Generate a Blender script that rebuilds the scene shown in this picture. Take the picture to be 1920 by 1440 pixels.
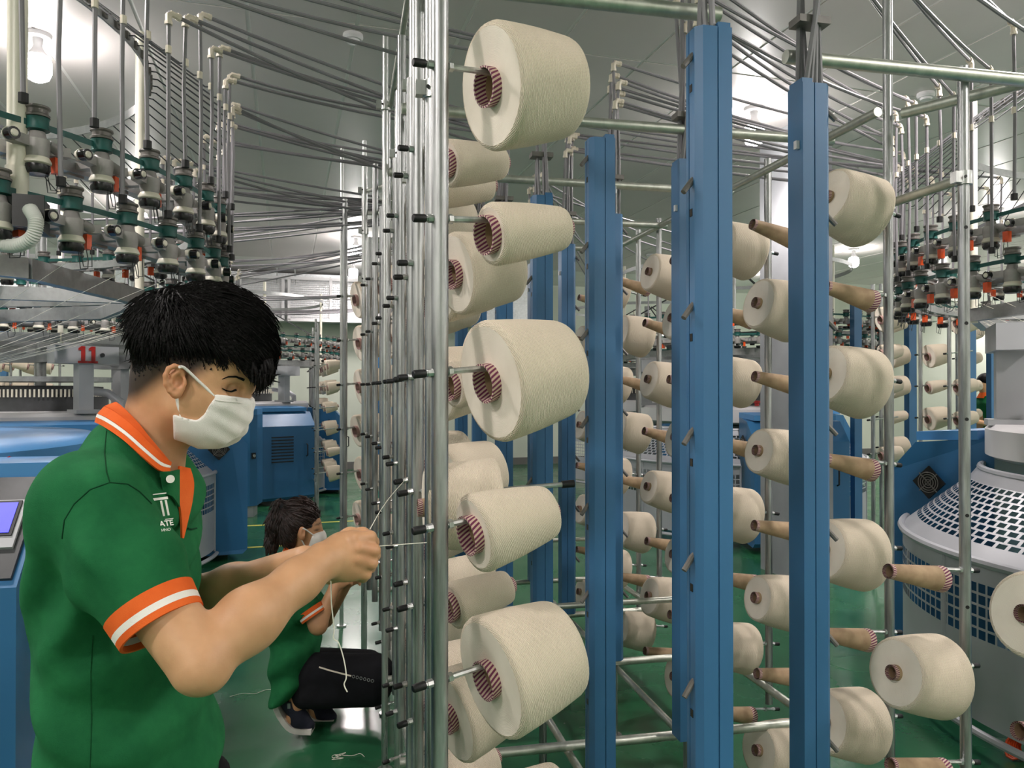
import bpy, bmesh, math, random
import numpy as np
from mathutils import Vector, Matrix
from mathutils.bvhtree import BVHTree

for o in list(bpy.data.objects):
    bpy.data.objects.remove(o, do_unlink=True)
SC = bpy.context.scene
COL = SC.collection
R = random.Random(7)
PI = math.pi

# ------------------------------------------------------------------ camera
FPX, CXP, HOR, CAMH = 1450.0, 960.0, 730.0, 1.5
YAW = math.radians(12.1)
SY, CY = math.sin(YAW), math.cos(YAW)
cam_d = bpy.data.cameras.new('camera')
cam = bpy.data.objects.new('camera', cam_d)
COL.objects.link(cam)
cam_d.sensor_width = 36.0
cam_d.lens = FPX / 1920 * 36.0
cam_d.clip_start = 0.02
cam.location = (0, 0, CAMH)
cam.rotation_euler = (math.radians(90) + math.atan(10 / FPX), 0, -YAW)
SC.camera = cam

# ------------------------------------------------------------------ light
world = bpy.data.worlds.new('world')
SC.world = world
world.use_nodes = True
world.node_tree.nodes['Background'].inputs[0].default_value = (0.9, 0.95, 1.0, 1)
world.node_tree.nodes['Background'].inputs[1].default_value = 0.25
SC.view_settings.view_transform = 'Standard'
SC.view_settings.look = 'None'
SC.view_settings.gamma = 1.0
SC.view_settings.use_curve_mapping = False
SC.view_settings.exposure = -0.2
LAMP_W = 128.0
ROOM_A = math.radians(4.2)          # the hall is turned a little against the creel
CEIL = 3.6


def cw(xc, h, z):
    """camera right / height above floor / depth -> world"""
    return Vector((CY * xc + SY * z, -SY * xc + CY * z, h))


def pt(px, py, z):
    return cw((px - CXP) / FPX * z, CAMH + (HOR - py) / FPX * z, z)


def proj(p):
    xc = CY * p[0] - SY * p[1]
    z = SY * p[0] + CY * p[1]
    if z < 0.05:
        return (-9999, -9999, z)
    return (CXP + FPX * xc / z, HOR - FPX * (p[2] - CAMH) / z, z)


def room(x, y, z=0.0):
    c, s = math.cos(ROOM_A), math.sin(ROOM_A)
    return Vector((c * x - s * y, s * x + c * y, z))


# ------------------------------------------------------------------ materials
MATS = {}


def srgb(r, g, b):
    def f(c):
        c /= 255.0
        return c / 12.92 if c <= 0.04045 else ((c + 0.055) / 1.055) ** 2.4
    return (f(r), f(g), f(b), 1)


class NT:
    def __init__(self, name):
        self.m = bpy.data.materials.new(name)
        self.m.use_nodes = True
        self.t = self.m.node_tree
        self.b = self.t.nodes['Principled BSDF']
        MATS[name] = self.m

    def n(self, typ, **kw):
        nd = self.t.nodes.new(typ)
        for k, v in kw.items():
            if k == 'ins':
                for i, val in v.items():
                    nd.inputs[i].default_value = val
            else:
                setattr(nd, k, v)
        return nd

    def l(self, a, ao, b, bi):
        self.t.links.new(a.outputs[ao], b.inputs[bi])

    def math(self, op, a, b=None):
        nd = self.n('ShaderNodeMath', operation=op)
        for i, v in enumerate((a, b)):
            if v is None:
                continue
            if isinstance(v, (int, float)):
                nd.inputs[i].default_value = v
            else:
                self.t.links.new(v, nd.inputs[i])
        return nd.outputs[0]

    def coord(self, out='Object', scale=(1, 1, 1)):
        tc = self.n('ShaderNodeTexCoord')
        mp = self.n('ShaderNodeMapping')
        mp.inputs['Scale'].default_value = scale
        self.l(tc, out, mp, 0)
        return mp.outputs[0]

    def noise(self, vec, scale, detail=3, rough=0.5):
        nd = self.n('ShaderNodeTexNoise')
        nd.inputs['Scale'].default_value = scale
        nd.inputs['Detail'].default_value = detail
        nd.inputs['Roughness'].default_value = rough
        if vec is not None:
            self.t.links.new(vec, nd.inputs['Vector'])
        return nd.outputs['Fac']

    def ramp(self, fac, stops):
        nd = self.n('ShaderNodeValToRGB')
        el = nd.color_ramp.elements
        while len(el) < len(stops):
            el.new(0.5)
        for e, (p, c) in zip(el, stops):
            e.position = p
            e.color = c
        self.t.links.new(fac, nd.inputs[0])
        return nd.outputs[0]

    def col(self, sock):
        self.t.links.new(sock, self.b.inputs['Base Color'])

    def bump(self, sock, strength=0.3, dist=0.002):
        nd = self.n('ShaderNodeBump')
        nd.inputs['Strength'].default_value = strength
        nd.inputs['Distance'].default_value = dist
        self.t.links.new(sock, nd.inputs['Height'])
        self.t.links.new(nd.outputs[0], self.b.inputs['Normal'])


def simple(name, c, rough=0.5, metal=0.0, var=0.12, scale=12.0, bump=0.0, spec=0.5):
    k = NT(name)
    k.b.inputs['Roughness'].default_value = rough
    k.b.inputs['Metallic'].default_value = metal
    k.b.inputs['Specular IOR Level'].default_value = spec
    v = k.coord('Object')
    f = k.noise(v, scale, 4)
    lo = tuple(x * (1 - var) for x in c[:3]) + (1,)
    hi = tuple(min(1, x * (1 + var)) for x in c[:3]) + (1,)
    k.col(k.ramp(f, [(0.3, lo), (0.7, hi)]))
    if bump:
        k.bump(k.noise(v, scale * 20, 2), bump, 0.002)
    return k.m


def metal(name, c, rough, var=0.25, streak=True):
    k = NT(name)
    k.b.inputs['Metallic'].default_value = 0.9
    v = k.coord('Object', (14, 14, 1.6) if streak else (10, 10, 10))
    f = k.noise(v, 3.0, 5, 0.6)
    lo = tuple(x * (1 - var) for x in c[:3]) + (1,)
    k.col(k.ramp(f, [(0.3, lo), (0.68, c)]))
    rr = k.math('MULTIPLY_ADD', f, 0.35)
    k.t.nodes[-1].inputs[2].default_value = rough - 0.1
    k.t.links.new(rr, k.b.inputs['Roughness'])
    return k.m


metal('galvanised', (0.50, 0.51, 0.51, 1), 0.30, 0.6)
metal('bright_steel', (0.66, 0.67, 0.66, 1), 0.26, 0.35)
metal('rail_steel', (0.60, 0.62, 0.55, 1), 0.36, 0.25)
metal('machine_alu', (0.45, 0.46, 0.46, 1), 0.42, 0.25, False)
metal('silver_foil', (0.80, 0.81, 0.83, 1), 0.30, 0.25, False)
simple('blue_paint', srgb(56, 108, 152), 0.42, 0.0, 0.06, 3)
simple('blue_machine', srgb(46, 104, 150), 0.38, 0.0, 0.08, 2)
simple('blue_light', srgb(70, 134, 190), 0.4, 0.0, 0.05, 2)
simple('machine_grey', srgb(165, 167, 170), 0.45, 0.0, 0.06, 4)
simple('guard_grey', srgb(168, 170, 176), 0.42, 0.2, 0.05, 4)
simple('dark_grey', srgb(58, 60, 62), 0.5, 0.0, 0.2, 20)
simple('drum_white', srgb(214, 212, 214), 0.4, 0.0, 0.05, 3)
simple('rubber', srgb(16, 16, 18), 0.55, 0.0, 0.3, 60)
simple('black_plastic', srgb(22, 23, 25), 0.25, 0.0, 0.2, 30)
simple('tube_grey', srgb(128, 126, 130), 0.45, 0.0, 0.12, 8)
simple('ivory', srgb(222, 212, 194), 0.4, 0.0, 0.08, 20)
simple('pipe_cream', srgb(226, 222, 205), 0.35, 0.0, 0.04, 4)
simple('hose_grey', srgb(205, 208, 202), 0.5, 0.0, 0.05, 8)
simple('teal', srgb(14, 80, 74), 0.5, 0.0, 0.1, 20)
simple('feeder_grey', srgb(150, 147, 144), 0.45, 0.1, 0.12, 30)
simple('wheel_grey', srgb(112, 108, 104), 0.42, 0.2, 0.15, 40)
simple('cream_plastic', srgb(214, 210, 194), 0.4, 0.0, 0.05, 30)
simple('orange_tab', srgb(226, 84, 30), 0.35, 0.0, 0.1, 40)
simple('red_paint', srgb(176, 34, 30), 0.5, 0.0, 0.08, 30)
simple('yellow_paint', srgb(206, 198, 84), 0.5, 0.0, 0.15, 6)
simple('yellow_plastic', srgb(226, 196, 60), 0.4, 0.0, 0.1, 30)
simple('red_cable', srgb(190, 40, 34), 0.4, 0.0, 0.1, 30)
simple('blue_cable', srgb(44, 52, 160), 0.4, 0.0, 0.1, 30)
simple('thread', srgb(236, 232, 218), 0.8, 0.0, 0.05, 60)
simple('pillar_grey', srgb(142, 144, 148), 0.75, 0.0, 0.18, 2.2, 0.1)
simple('skirting', srgb(112, 110, 108), 0.6, 0.0, 0.1, 3)
simple('trouser_black', srgb(20, 20, 24), 0.85, 0.0, 0.25, 30, 0.1, 0.2)
simple('shoe_navy', srgb(22, 24, 42), 0.8, 0.0, 0.2, 60, 0.2)
simple('sole_white', srgb(206, 200, 194), 0.6, 0.0, 0.1, 30)
simple('button_white', srgb(228, 226, 216), 0.4, 0.0, 0.05, 30)
simple('brown_wood', srgb(120, 96, 78), 0.6, 0.0, 0.2, 20)

# floor: glossy green epoxy with scuffs
k = NT('floor_green')
v = k.coord('Object')
f = k.noise(v, 0.7, 6, 0.6)
k.col(k.ramp(f, [(0.3, srgb(30, 88, 56)), (0.55, srgb(42, 104, 68)), (0.8, srgb(66, 122, 90))]))
r_ = k.ramp(k.noise(v, 2.2, 5), [(0.35, (0.16, 0.16, 0.16, 1)), (0.7, (0.34, 0.34, 0.34, 1))])
k.t.links.new(r_, k.b.inputs['Roughness'])
k.bump(k.noise(v, 18, 3), 0.06, 0.004)
# wall
k = NT('wall_paint')
v = k.coord('Object')
f = k.noise(v, 0.9, 5)
k.col(k.ramp(f, [(0.3, srgb(204, 210, 196)), (0.7, srgb(220, 224, 212))]))
k.b.inputs['Roughness'].default_value = 0.55
# ceiling
k = NT('ceiling_panel')
v = k.coord('Object')
f = k.noise(v, 1.3, 4)
k.col(k.ramp(f, [(0.3, srgb(206, 199, 197)), (0.7, srgb(214, 207, 205))]))
k.b.inputs['Roughness'].default_value = 0.38
k.bump(k.noise(k.coord('Object', (60, 1, 1)), 4, 2), 0.05, 0.002)
simple('ceiling_seam', srgb(240, 236, 234), 0.4, 0.0, 0.05, 3)
# lamp glow
k = NT('bulb_glow')
k.b.inputs['Base Color'].default_value = (1, 1, 1, 1)
k.b.inputs['Emission Color'].default_value = (1.0, 0.95, 0.92, 1)
k.b.inputs['Emission Strength'].default_value = 130.0
k = NT('screen_blue')
k.b.inputs['Base Color'].default_value = (0.05, 0.05, 0.4, 1)
k.b.inputs['Emission Color'].default_value = (0.12, 0.12, 1.0, 1)
k.b.inputs['Emission Strength'].default_value = 0.9
k = NT('led_red')
k.b.inputs['Emission Color'].default_value = (1.0, 0.1, 0.06, 1)
k.b.inputs['Emission Strength'].default_value = 0.7

# yarn: wound thread relief from UV (u round the package, v along its axis in metres)
k = NT('yarn')
tc = k.n('ShaderNodeTexCoord')
sp = k.n('ShaderNodeSeparateXYZ')
k.l(tc, 'UV', sp, 0)
u_, v_ = sp.outputs[0], sp.outputs[1]
nz = k.noise(k.coord('Object'), 22, 3)
w = []
for nn, mm in ((44, 330), (-52, 300), (16, 420)):
    a = k.math('MULTIPLY', u_, float(nn) * 2 * PI)
    b = k.math('MULTIPLY', v_, float(mm) * 2 * PI)
    s_ = k.math('ADD', a, b)
    s_ = k.math('ADD', s_, k.math('MULTIPLY', nz, 14.0))
    w.append(k.math('SINE', s_))
hgt = k.math('ADD', k.math('MULTIPLY', w[0], nz), k.math('MULTIPLY', w[1], k.math('SUBTRACT', 1.0, nz)))
hgt = k.math('ADD', hgt, k.math('MULTIPLY', w[2], 0.4))
k.col(k.ramp(k.math('MULTIPLY_ADD', hgt, 0.3), [(0.0, srgb(206, 189, 163)), (0.45, srgb(229, 214, 192)), (1.0, srgb(243, 233, 217))]))
k.t.nodes[-2].inputs[2].default_value = 0.5 if k.t.nodes[-2].type == 'MATH' else 0
k.b.inputs['Roughness'].default_value = 0.85
k.b.inputs['Specular IOR Level'].default_value = 0.15
k.bump(hgt, 0.55, 0.0026)
# yarn end faces: rings
k = NT('yarn_end')
tc = k.n('ShaderNodeTexCoord')
sp = k.n('ShaderNodeSeparateXYZ')
k.l(tc, 'UV', sp, 0)
nz = k.noise(k.coord('Object'), 30, 3)
s_ = k.math('SINE', k.math('ADD', k.math('MULTIPLY', sp.outputs[1], 2600.0), k.math('MULTIPLY', nz, 9.0)))
k.col(k.ramp(k.noise(k.coord('Object'), 14, 3), [(0.3, srgb(227, 216, 200)), (0.7, srgb(238, 228, 213))]))
k.b.inputs['Roughness'].default_value = 0.85
k.b.inputs['Specular IOR Level'].default_value = 0.15
k.bump(s_, 0.22, 0.0014)
# kraft paper cone
k = NT('paper')
v = k.coord('Object')
k.col(k.ramp(k.noise(v, 30, 4), [(0.3, srgb(146, 120, 92)), (0.7, srgb(174, 148, 116))]))
k.b.inputs['Roughness'].default_value = 0.75
# striped band
k = NT('stripes')
tc = k.n('ShaderNodeTexCoord')
sp = k.n('ShaderNodeSeparateXYZ')
k.l(tc, 'UV', sp, 0)
s_ = k.math('SINE', k.math('ADD', k.math('MULTIPLY', sp.outputs[0], 26 * 2 * PI), k.math('MULTIPLY', sp.outputs[1], 380.0)))
k.col(k.ramp(k.math('MULTIPLY_ADD', s_, 0.5), [(0.44, srgb(112, 38, 78)), (0.56, srgb(206, 184, 164))]))
for nd in k.t.nodes:
    if nd.type == 'MATH' and nd.operation == 'MULTIPLY_ADD':
        nd.inputs[2].default_value = 0.5
k.b.inputs['Roughness'].default_value = 0.7

# fabrics
def fabric(name, c1, c2, rough=0.9, fold=0.0):
    k = NT(name)
    v = k.coord('Object')
    k.col(k.ramp(k.noise(v, 16, 5, 0.65), [(0.3, c1), (0.72, c2)]))
    k.b.inputs['Roughness'].default_value = rough
    k.b.inputs['Specular IOR Level'].default_value = 0.15
    k.b.inputs['Sheen Weight'].default_value = 0.25
    k.b.inputs['Sheen Roughness'].default_value = 0.6
    k.b.inputs['Sheen Tint'].default_value = c2
    hgt = k.math('ADD', k.math('MULTIPLY', k.noise(v, 900, 2), 0.06), k.math('MULTIPLY', k.noise(k.coord('Object', (1.0, 1.0, .45)), 13, 2, .4), fold))
    k.bump(hgt, 0.5, 0.02)


fabric('shirt_green', srgb(24, 88, 52), srgb(36, 108, 64), 0.9, 0.9)
fabric('rib_orange', srgb(222, 92, 36), srgb(236, 112, 52))
fabric('rib_white', srgb(232, 228, 220), srgb(244, 240, 234))
fabric('mask_white', srgb(226, 222, 216), srgb(240, 237, 232), 0.8)
fabric('seam_dark', srgb(10, 54, 30), srgb(14, 62, 36))
# skin with a colour attribute for the shaved fade and the warm ears
k = NT('skin')
at = k.n('ShaderNodeAttribute', attribute_name='tint')
v = k.coord('Object')
base = k.ramp(k.noise(v, 26, 4), [(0.3, srgb(196, 148, 108)), (0.7, srgb(210, 162, 122))])
mx = k.n('ShaderNodeMix', data_type='RGBA', blend_type='MULTIPLY')
mx.inputs['Factor'].default_value = 1.0
k.t.links.new(base, mx.inputs['A'])
k.l(at, 'Color', mx, 'B')
k.t.links.new(mx.outputs['Result'], k.b.inputs['Base Color'])
k.b.inputs['Roughness'].default_value = 0.5
k.b.inputs['Subsurface Weight'].default_value = 0.12
k.b.inputs['Subsurface Radius'].default_value = (0.012, 0.005, 0.003)
k.b.inputs['Subsurface Scale'].default_value = 0.6
k.bump(k.noise(v, 420, 3), 0.12, 0.001)
k = NT('hair_black')
v = k.coord('Object', (1, 1, 1))
k.col(k.ramp(k.noise(v, 60, 3), [(0.3, srgb(9, 8, 8)), (0.7, srgb(17, 15, 15))]))
k.b.inputs['Roughness'].default_value = 0.5
k.b.inputs['Specular IOR Level'].default_value = 0.12
k.bump(k.noise(v, 260, 3), 0.5, 0.003)
k = NT('hair_brown')
v = k.coord('Object')
k.col(k.ramp(k.noise(v, 60, 3), [(0.3, srgb(30, 20, 18)), (0.7, srgb(58, 40, 36))]))
k.b.inputs['Roughness'].default_value = 0.45
k.bump(k.noise(v, 200, 3), 0.5, 0.004)


# ------------------------------------------------------------------ mesh builder
class MB:
    def __init__(self):
        self.v, self.f, self.uv, self.mi = [], [], {}, []
        self.cur = 0

    def face(self, idx, uv=None):
        if uv is not None:
            self.uv[len(self.f)] = uv
        self.f.append(tuple(idx))
        self.mi.append(self.cur)

    def box(self, c, s, M=None):
        c = Vector(c)
        b = len(self.v)
        for i in range(8):
            p = Vector(((i & 1) - .5, ((i >> 1) & 1) - .5, ((i >> 2) & 1) - .5))
            p = Vector((p.x * s[0], p.y * s[1], p.z * s[2]))
            if M is not None:
                p = M @ p
            self.v.append(c + p)
        for q in ((0, 2, 3, 1), (4, 5, 7, 6), (0, 1, 5, 4), (2, 6, 7, 3), (0, 4, 6, 2), (1, 3, 7, 5)):
            self.face([b + i for i in q])
        return self

    def bar(self, a, b, w, t):
        """rectangular bar from a to b"""
        a, b = Vector(a), Vector(b)
        d = (b - a)
        L = d.length
        d.normalize()
        up = Vector((0, 0, 1)) if abs(d.z) < 0.95 else Vector((0, 1, 0))
        s = d.cross(up).normalized()
        u = s.cross(d)
        M = Matrix((d, s, u)).transposed()
        return self.box((a + b) / 2, (L, w, t), M)

    def tube(self, path, r, n=8, caps=True):
        P = [Vector(p) for p in path]
        m = len(P)
        rr = r if hasattr(r, '__len__') else [r] * m
        T = []
        for i in range(m):
            a = P[max(i - 1, 0)]
            b = P[min(i + 1, m - 1)]
            t = b - a
            T.append(t.normalized() if t.length > 1e-9 else Vector((0, 0, 1)))
        ref = Vector((0, 0, 1)) if abs(T[0].z) < 0.9 else Vector((1, 0, 0))
        nrm = (ref - T[0] * ref.dot(T[0])).normalized()
        b0 = len(self.v)
        for i in range(m):
            nrm = (nrm - T[i] * nrm.dot(T[i]))
            if nrm.length < 1e-6:
                nrm = T[i].orthogonal()
            nrm.normalize()
            bn = T[i].cross(nrm)
            for j in range(n):
                a = 2 * PI * j / n
                self.v.append(P[i] + (nrm * math.cos(a) + bn * math.sin(a)) * rr[i])
        for i in range(m - 1):
            for j in range(n):
                k2 = (j + 1) % n
                self.face((b0 + i * n + j, b0 + i * n + k2, b0 + (i + 1) * n + k2, b0 + (i + 1) * n + j))
        if caps:
            self.face([b0 + j for j in range(n)][::-1])
            self.face([b0 + (m - 1) * n + j for j in range(n)])
        return self

    def lathe(self, prof, n=24, o=(0, 0, 0), axis='z', a0=0.0, a1=2 * PI, uvm=False):
        """prof list of (r, h). closed revolve when a1-a0 = 2pi"""
        o = Vector(o)
        full = abs(a1 - a0 - 2 * PI) < 1e-6
        cnt = n if full else n + 1
        b0 = len(self.v)
        for (r, h) in prof:
            for j in range(cnt):
                a = a0 + (a1 - a0) * j / n
                c, s = math.cos(a) * r, math.sin(a) * r
                if axis == 'z':
                    p = Vector((c, s, h))
                else:
                    p = Vector((h, c, s))
                self.v.append(o + p)
        L = 0.0
        for i in range(len(prof) - 1):
            d = math.hypot(prof[i + 1][0] - prof[i][0], prof[i + 1][1] - prof[i][1])
            for j in range(n):
                k2 = (j + 1) % cnt
                q = (b0 + i * cnt + j, b0 + i * cnt + k2, b0 + (i + 1) * cnt + k2, b0 + (i + 1) * cnt + j)
                uv = None
                if uvm:
                    uv = ((j / n, L), ((j + 1) / n, L), ((j + 1) / n, L + d), (j / n, L + d))
                self.face(q, uv)
            L += d
        return self

    def ring(self, c, Rr, r, n=48, m=8, a0=0.0, a1=2 * PI):
        """torus (or arc) round z axis"""
        c = Vector(c)
        full = abs(a1 - a0 - 2 * PI) < 1e-6
        pts = [c + Vector((math.cos(a0 + (a1 - a0) * i / n) * Rr, math.sin(a0 + (a1 - a0) * i / n) * Rr, 0)) for i in range(n + 1)]
        if not full:
            return self.tube(pts, r, m)
        b0 = len(self.v)
        for i in range(n):
            a = 2 * PI * i / n
            for j in range(m):
                t = 2 * PI * j / m
                rr = Rr + r * math.cos(t)
                self.v.append(c + Vector((math.cos(a) * rr, math.sin(a) * rr, r * math.sin(t))))
        for i in range(n):
            i2 = (i + 1) % n
            for j in range(m):
                j2 = (j + 1) % m
                self.face((b0 + i * m + j, b0 + i2 * m + j, b0 + i2 * m + j2, b0 + i * m + j2))
        return self

    def band(self, c, r0, r1, z0, z1, n=48, a0=0.0, a1=2 * PI):
        """rectangular section ring"""
        return self.lathe([(r0, z0), (r1, z0), (r1, z1), (r0, z1), (r0, z0)], n, c, 'z', a0, a1)

    def prism(self, poly, z0, z1, o=(0, 0, 0)):
        o = Vector(o)
        b = len(self.v)
        n = len(poly)
        for z in (z0, z1):
            for (x, y) in poly:
                self.v.append(o + Vector((x, y, z)))
        for i in range(n):
            j = (i + 1) % n
            self.face((b + i, b + j, b + n + j, b + n + i))
        self.face([b + i for i in range(n)][::-1])
        self.face([b + n + i for i in range(n)])
        return self

    def mesh(self, name, mats, smooth=True, angle=40):
        me = bpy.data.meshes.new(name)
        me.from_pydata([tuple(p) for p in self.v], [], self.f)
        if self.uv:
            lay = me.uv_layers.new(name='uv')
            for pi, uvs in self.uv.items():
                p = me.polygons[pi]
                for li, q in zip(p.loop_indices, uvs):
                    lay.data[li].uv = q
        for m_ in (mats if isinstance(mats, (list, tuple)) else [mats]):
            me.materials.append(MATS[m_])
        if any(self.mi):
            me.polygons.foreach_set('material_index', self.mi)
        if smooth:
            me.polygons.foreach_set('use_smooth', [True] * len(me.polygons))
            me.set_sharp_from_angle(angle=math.radians(angle))
        me.update()
        return me


def link(name, me, parent=None, loc=(0, 0, 0), rot=None):
    o = bpy.data.objects.new(name, me)
    COL.objects.link(o)
    o.location = loc
    if rot is not None:
        o.rotation_euler = rot
    if parent is not None:
        o.parent = parent
    return o


def tag(o, label=None, cat=None, group=None, kind=None):
    if label:
        o['label'] = label
    if cat:
        o['category'] = cat
    if group:
        o['group'] = group
    if kind:
        o['kind'] = kind
    return o


def thing(name, label, cat, loc=(0, 0, 0), group=None, rot=None):
    return tag(link(name, None, None, loc, rot), label, cat, group)


def obj(name, mb, mat, parent=None, off=True, smooth=True, angle=40):
    """mesh from world coordinates; shifted into its parent's frame"""
    if parent is not None and off:
        base = Vector((0, 0, 0))
        q = parent
        while q is not None:
            base += Vector(q.location)
            q = q.parent
        for i in range(len(mb.v)):
            mb.v[i] = Vector(mb.v[i]) - base
    return link(name, mb.mesh(name, mat, smooth, angle), parent)


def origin_mesh(name, mb, mat, c, smooth=True):
    """top-level single mesh with its origin at c"""
    c = Vector(c)
    mb.v = [Vector(p) - c for p in mb.v]
    return link(name, mb.mesh(name, mat, smooth), None, c)


def copy_tree(o, parent=None):
    c = o.copy()
    COL.objects.link(c)
    c.parent = parent
    for ch in o.children:
        copy_tree(ch, c)
    return c


ORD = ['first', 'second', 'third', 'fourth', 'fifth', 'sixth', 'seventh', 'eighth', 'ninth', 'tenth', 'eleventh', 'twelfth']

# ------------------------------------------------------------------ the hall
XL, XR, YB, YF = -9.0, 13.0, -4.0, 14.8


def room_box(name, x0, x1, y0, y1, z0, z1, mat):
    mb = MB()
    M = Matrix.Rotation(ROOM_A, 3, 'Z')
    c = room((x0 + x1) / 2, (y0 + y1) / 2, (z0 + z1) / 2)
    mb.box(c, (x1 - x0, y1 - y0, z1 - z0), M)
    o = origin_mesh(name, mb, mat, c, False)
    o['kind'] = 'structure'
    return o


floor = room_box('floor', XL, XR, YB, YF, -0.1, 0.0, 'floor_green')
room_box('wall_far', XL, XR, YF, YF + 0.2, -0.1, CEIL + 0.2, 'wall_paint')
room_box('wall_left', XL - 0.2, XL, YB, YF + 0.2, -0.1, CEIL + 0.2, 'wall_paint')
room_box('wall_right', XR, XR + 0.2, YB, YF + 0.2, -0.1, CEIL + 0.2, 'wall_paint')
room_box('wall_rear', XL - 0.2, XR + 0.2, YB - 0.2, YB, -0.1, CEIL + 0.2, 'wall_paint')
room_box('baseboard_far', XL, XR, YF - 0.03, YF, 0.0, 0.14, 'skirting')
ceil = room_box('ceiling', XL, XR, YB, YF, CEIL + 0.004, CEIL + 0.2, 'ceiling_seam')
# ceiling panels, 0.6 m wide with light joints between
mb = MB()
PW, PLn = 0.6, 4.2
mb.box((0, 0, 0.0), (PW - 0.024, PLn - 0.024, 0.007))
pm = mb.mesh('ceiling_panel', 'ceiling_panel', False)
nx = int((XR - XL) / PW) - 1
x = -0.21 + PW * math.ceil((XL + 0.21) / PW)
cl = ceil.location
while x + PW <= XR:
    y = YB + 0.1
    while y + PLn <= YF + 0.1:
        p = room(x + PW / 2, y + PLn / 2, CEIL + 0.0025)
        q = link('ceiling_panel', pm, ceil, p - cl, (0, 0, ROOM_A))
        y += PLn
    x += PW
# yellow floor lines
for i, (yr, x0, x1) in enumerate(((7.72, -2.2, 1.0), (8.95, -2.2, 1.6), (12.6, -1.6, 0.6), (9.6, 4.8, 7.5))):
    o = room_box('trim_%d' % (i + 1), x0, x1, yr, yr + 0.055, 0.0, 0.002, 'yellow_paint')
# square concrete pillar
P_ = cw(2.33, 0, 6.35)
mb = MB()
mb.box((P_.x, P_.y, CEIL / 2), (0.4, 0.4, CEIL), Matrix.Rotation(ROOM_A, 3, 'Z'))
o = origin_mesh('wall_pillar', mb, 'pillar_grey', (P_.x, P_.y, 0), False)
o['kind'] = 'structure'

# silver duct with louvred air units on the far wall
d0 = room(0, YF - 0.3, 3.2)
duct = thing('air_duct', 'long silver foil-clad air duct running along far wall under ceiling', 'duct', room(-1, YF - 0.3, 2.72))
mb = MB()
M4 = Matrix.Rotation(ROOM_A, 3, 'Z')
mb.box(room(-1, YF - 0.27, 3.14), (12.0, 0.5, 0.84), M4)
obj('duct_body', mb, 'silver_foil', duct, True, False)
mb = MB()
mb.box((0, 0, 0), (0.94, 0.02, 0.40), None)
pm = mb.mesh('foil_panel', 'silver_foil', False)
for i in range(12):
    for zz in (2.93, 3.35):
        p = room(-6.5 + i, YF - 0.53, zz)
        link('foil_panel', pm, duct, p - duct.location, (0, 0, ROOM_A + R.uniform(-.012, .012)))
for u, xr in enumerate((-0.75, 0.75, 2.3)):
    lab = 'white louvred air unit in front of silver duct, ' + ('leftmost', 'middle', 'rightmost')[u] + ' one'
    c = room(xr, YF - 0.85, 3.0)
    t = thing('air_unit', lab, 'air unit', room(xr, YF - 0.85, 2.78), 'air units along the duct')
    mb = MB()
    mb.box(c + M4 @ Vector((0, 0.1, 0.0)), (1.40, 0.3, 0.60), M4)
    obj('housing', mb, 'silver_foil', t, True, False)
    for (dx, dz, w, h) in ((0, .42, 1.44, .05), (0, -.30, 1.44, .05), (0, .1, 1.44, .04), (-.7, .06, .05, .74), (.7, .06, .05, .74), (0, .06, .05, .74)):
        mb = MB()
        mb.box(c + M4 @ Vector((dx, -0.09, dz)), (w, 0.05, h), M4)
        obj('frame_bar', mb, 'drum_white', t, True, False)
    mb = MB()
    for i in range(40):
        mb.box(c + M4 @ Vector((-0.68 + i * 0.0349, -0.075, 0.06)), (0.008, 0.012, 0.7), M4)
    for i in range(18):
        mb.box(c + M4 @ Vector((0, -0.08, -0.28 + i * 0.04)), (1.38, 0.012, 0.008), M4)
    o = obj('grille', mb, 'drum_white', t, True, False)
    o['kind'] = 'stuff'
    mb = MB()
    mb.box(c + M4 @ Vector((0, 0.0, 0.42)), (0.03, 0.03, 0.1), M4)
    for dx in (-.6, .6):
        mb.bar(c + M4 @ Vector((dx, 0.0, 0.32)), c + M4 @ Vector((dx, 0.0, CEIL - 3.0)), 0.02, 0.02)
    obj('hanger', mb, 'machine_alu', t, True, False)

# lamps: bulbs on the ceiling
def lamp(p, label, group='bare bulbs on the ceiling'):
    p = Vector(p)
    t = thing('ceiling_bulb', label, 'lamp', (p.x, p.y, p.z), group)
    mb = MB()
    mb.lathe([(0.0, CEIL - 0.003), (0.075, CEIL - 0.003), (0.07, CEIL - 0.025), (0.028, CEIL - 0.03), (0.024, CEIL - 0.075), (0.034, CEIL - 0.10), (0.062, CEIL - 0.14), (0.0, CEIL - 0.14)], 24, (p.x, p.y, 0))
    obj('lamp_socket', mb, 'drum_white', t)
    mb = MB()
    z = CEIL - 0.14
    mb.lathe([(0.0, z + .005), (0.066, z), (0.074, z - 0.03), (0.074, z - 0.09), (0.06, z - 0.125), (0.03, z - 0.142), (0.0, z - 0.146)], 24, (p.x, p.y, 0))
    obj('glass_bulb', mb, 'bulb_glow', t)
    ld = bpy.data.lights.new('bulb_light', 'SPOT')
    ld.spot_size = math.radians(172)
    ld.spot_blend = 0.55
    ld.energy = LAMP_W
    ld.color = (1.0, 0.915, 0.89)
    ld.shadow_soft_size = 0.12
    lo = bpy.data.objects.new('bulb_light', ld)
    COL.objects.link(lo)
    lo.parent = t
    lo.location = (0, 0, CEIL - 0.34 - p.z)
    return t


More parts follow.
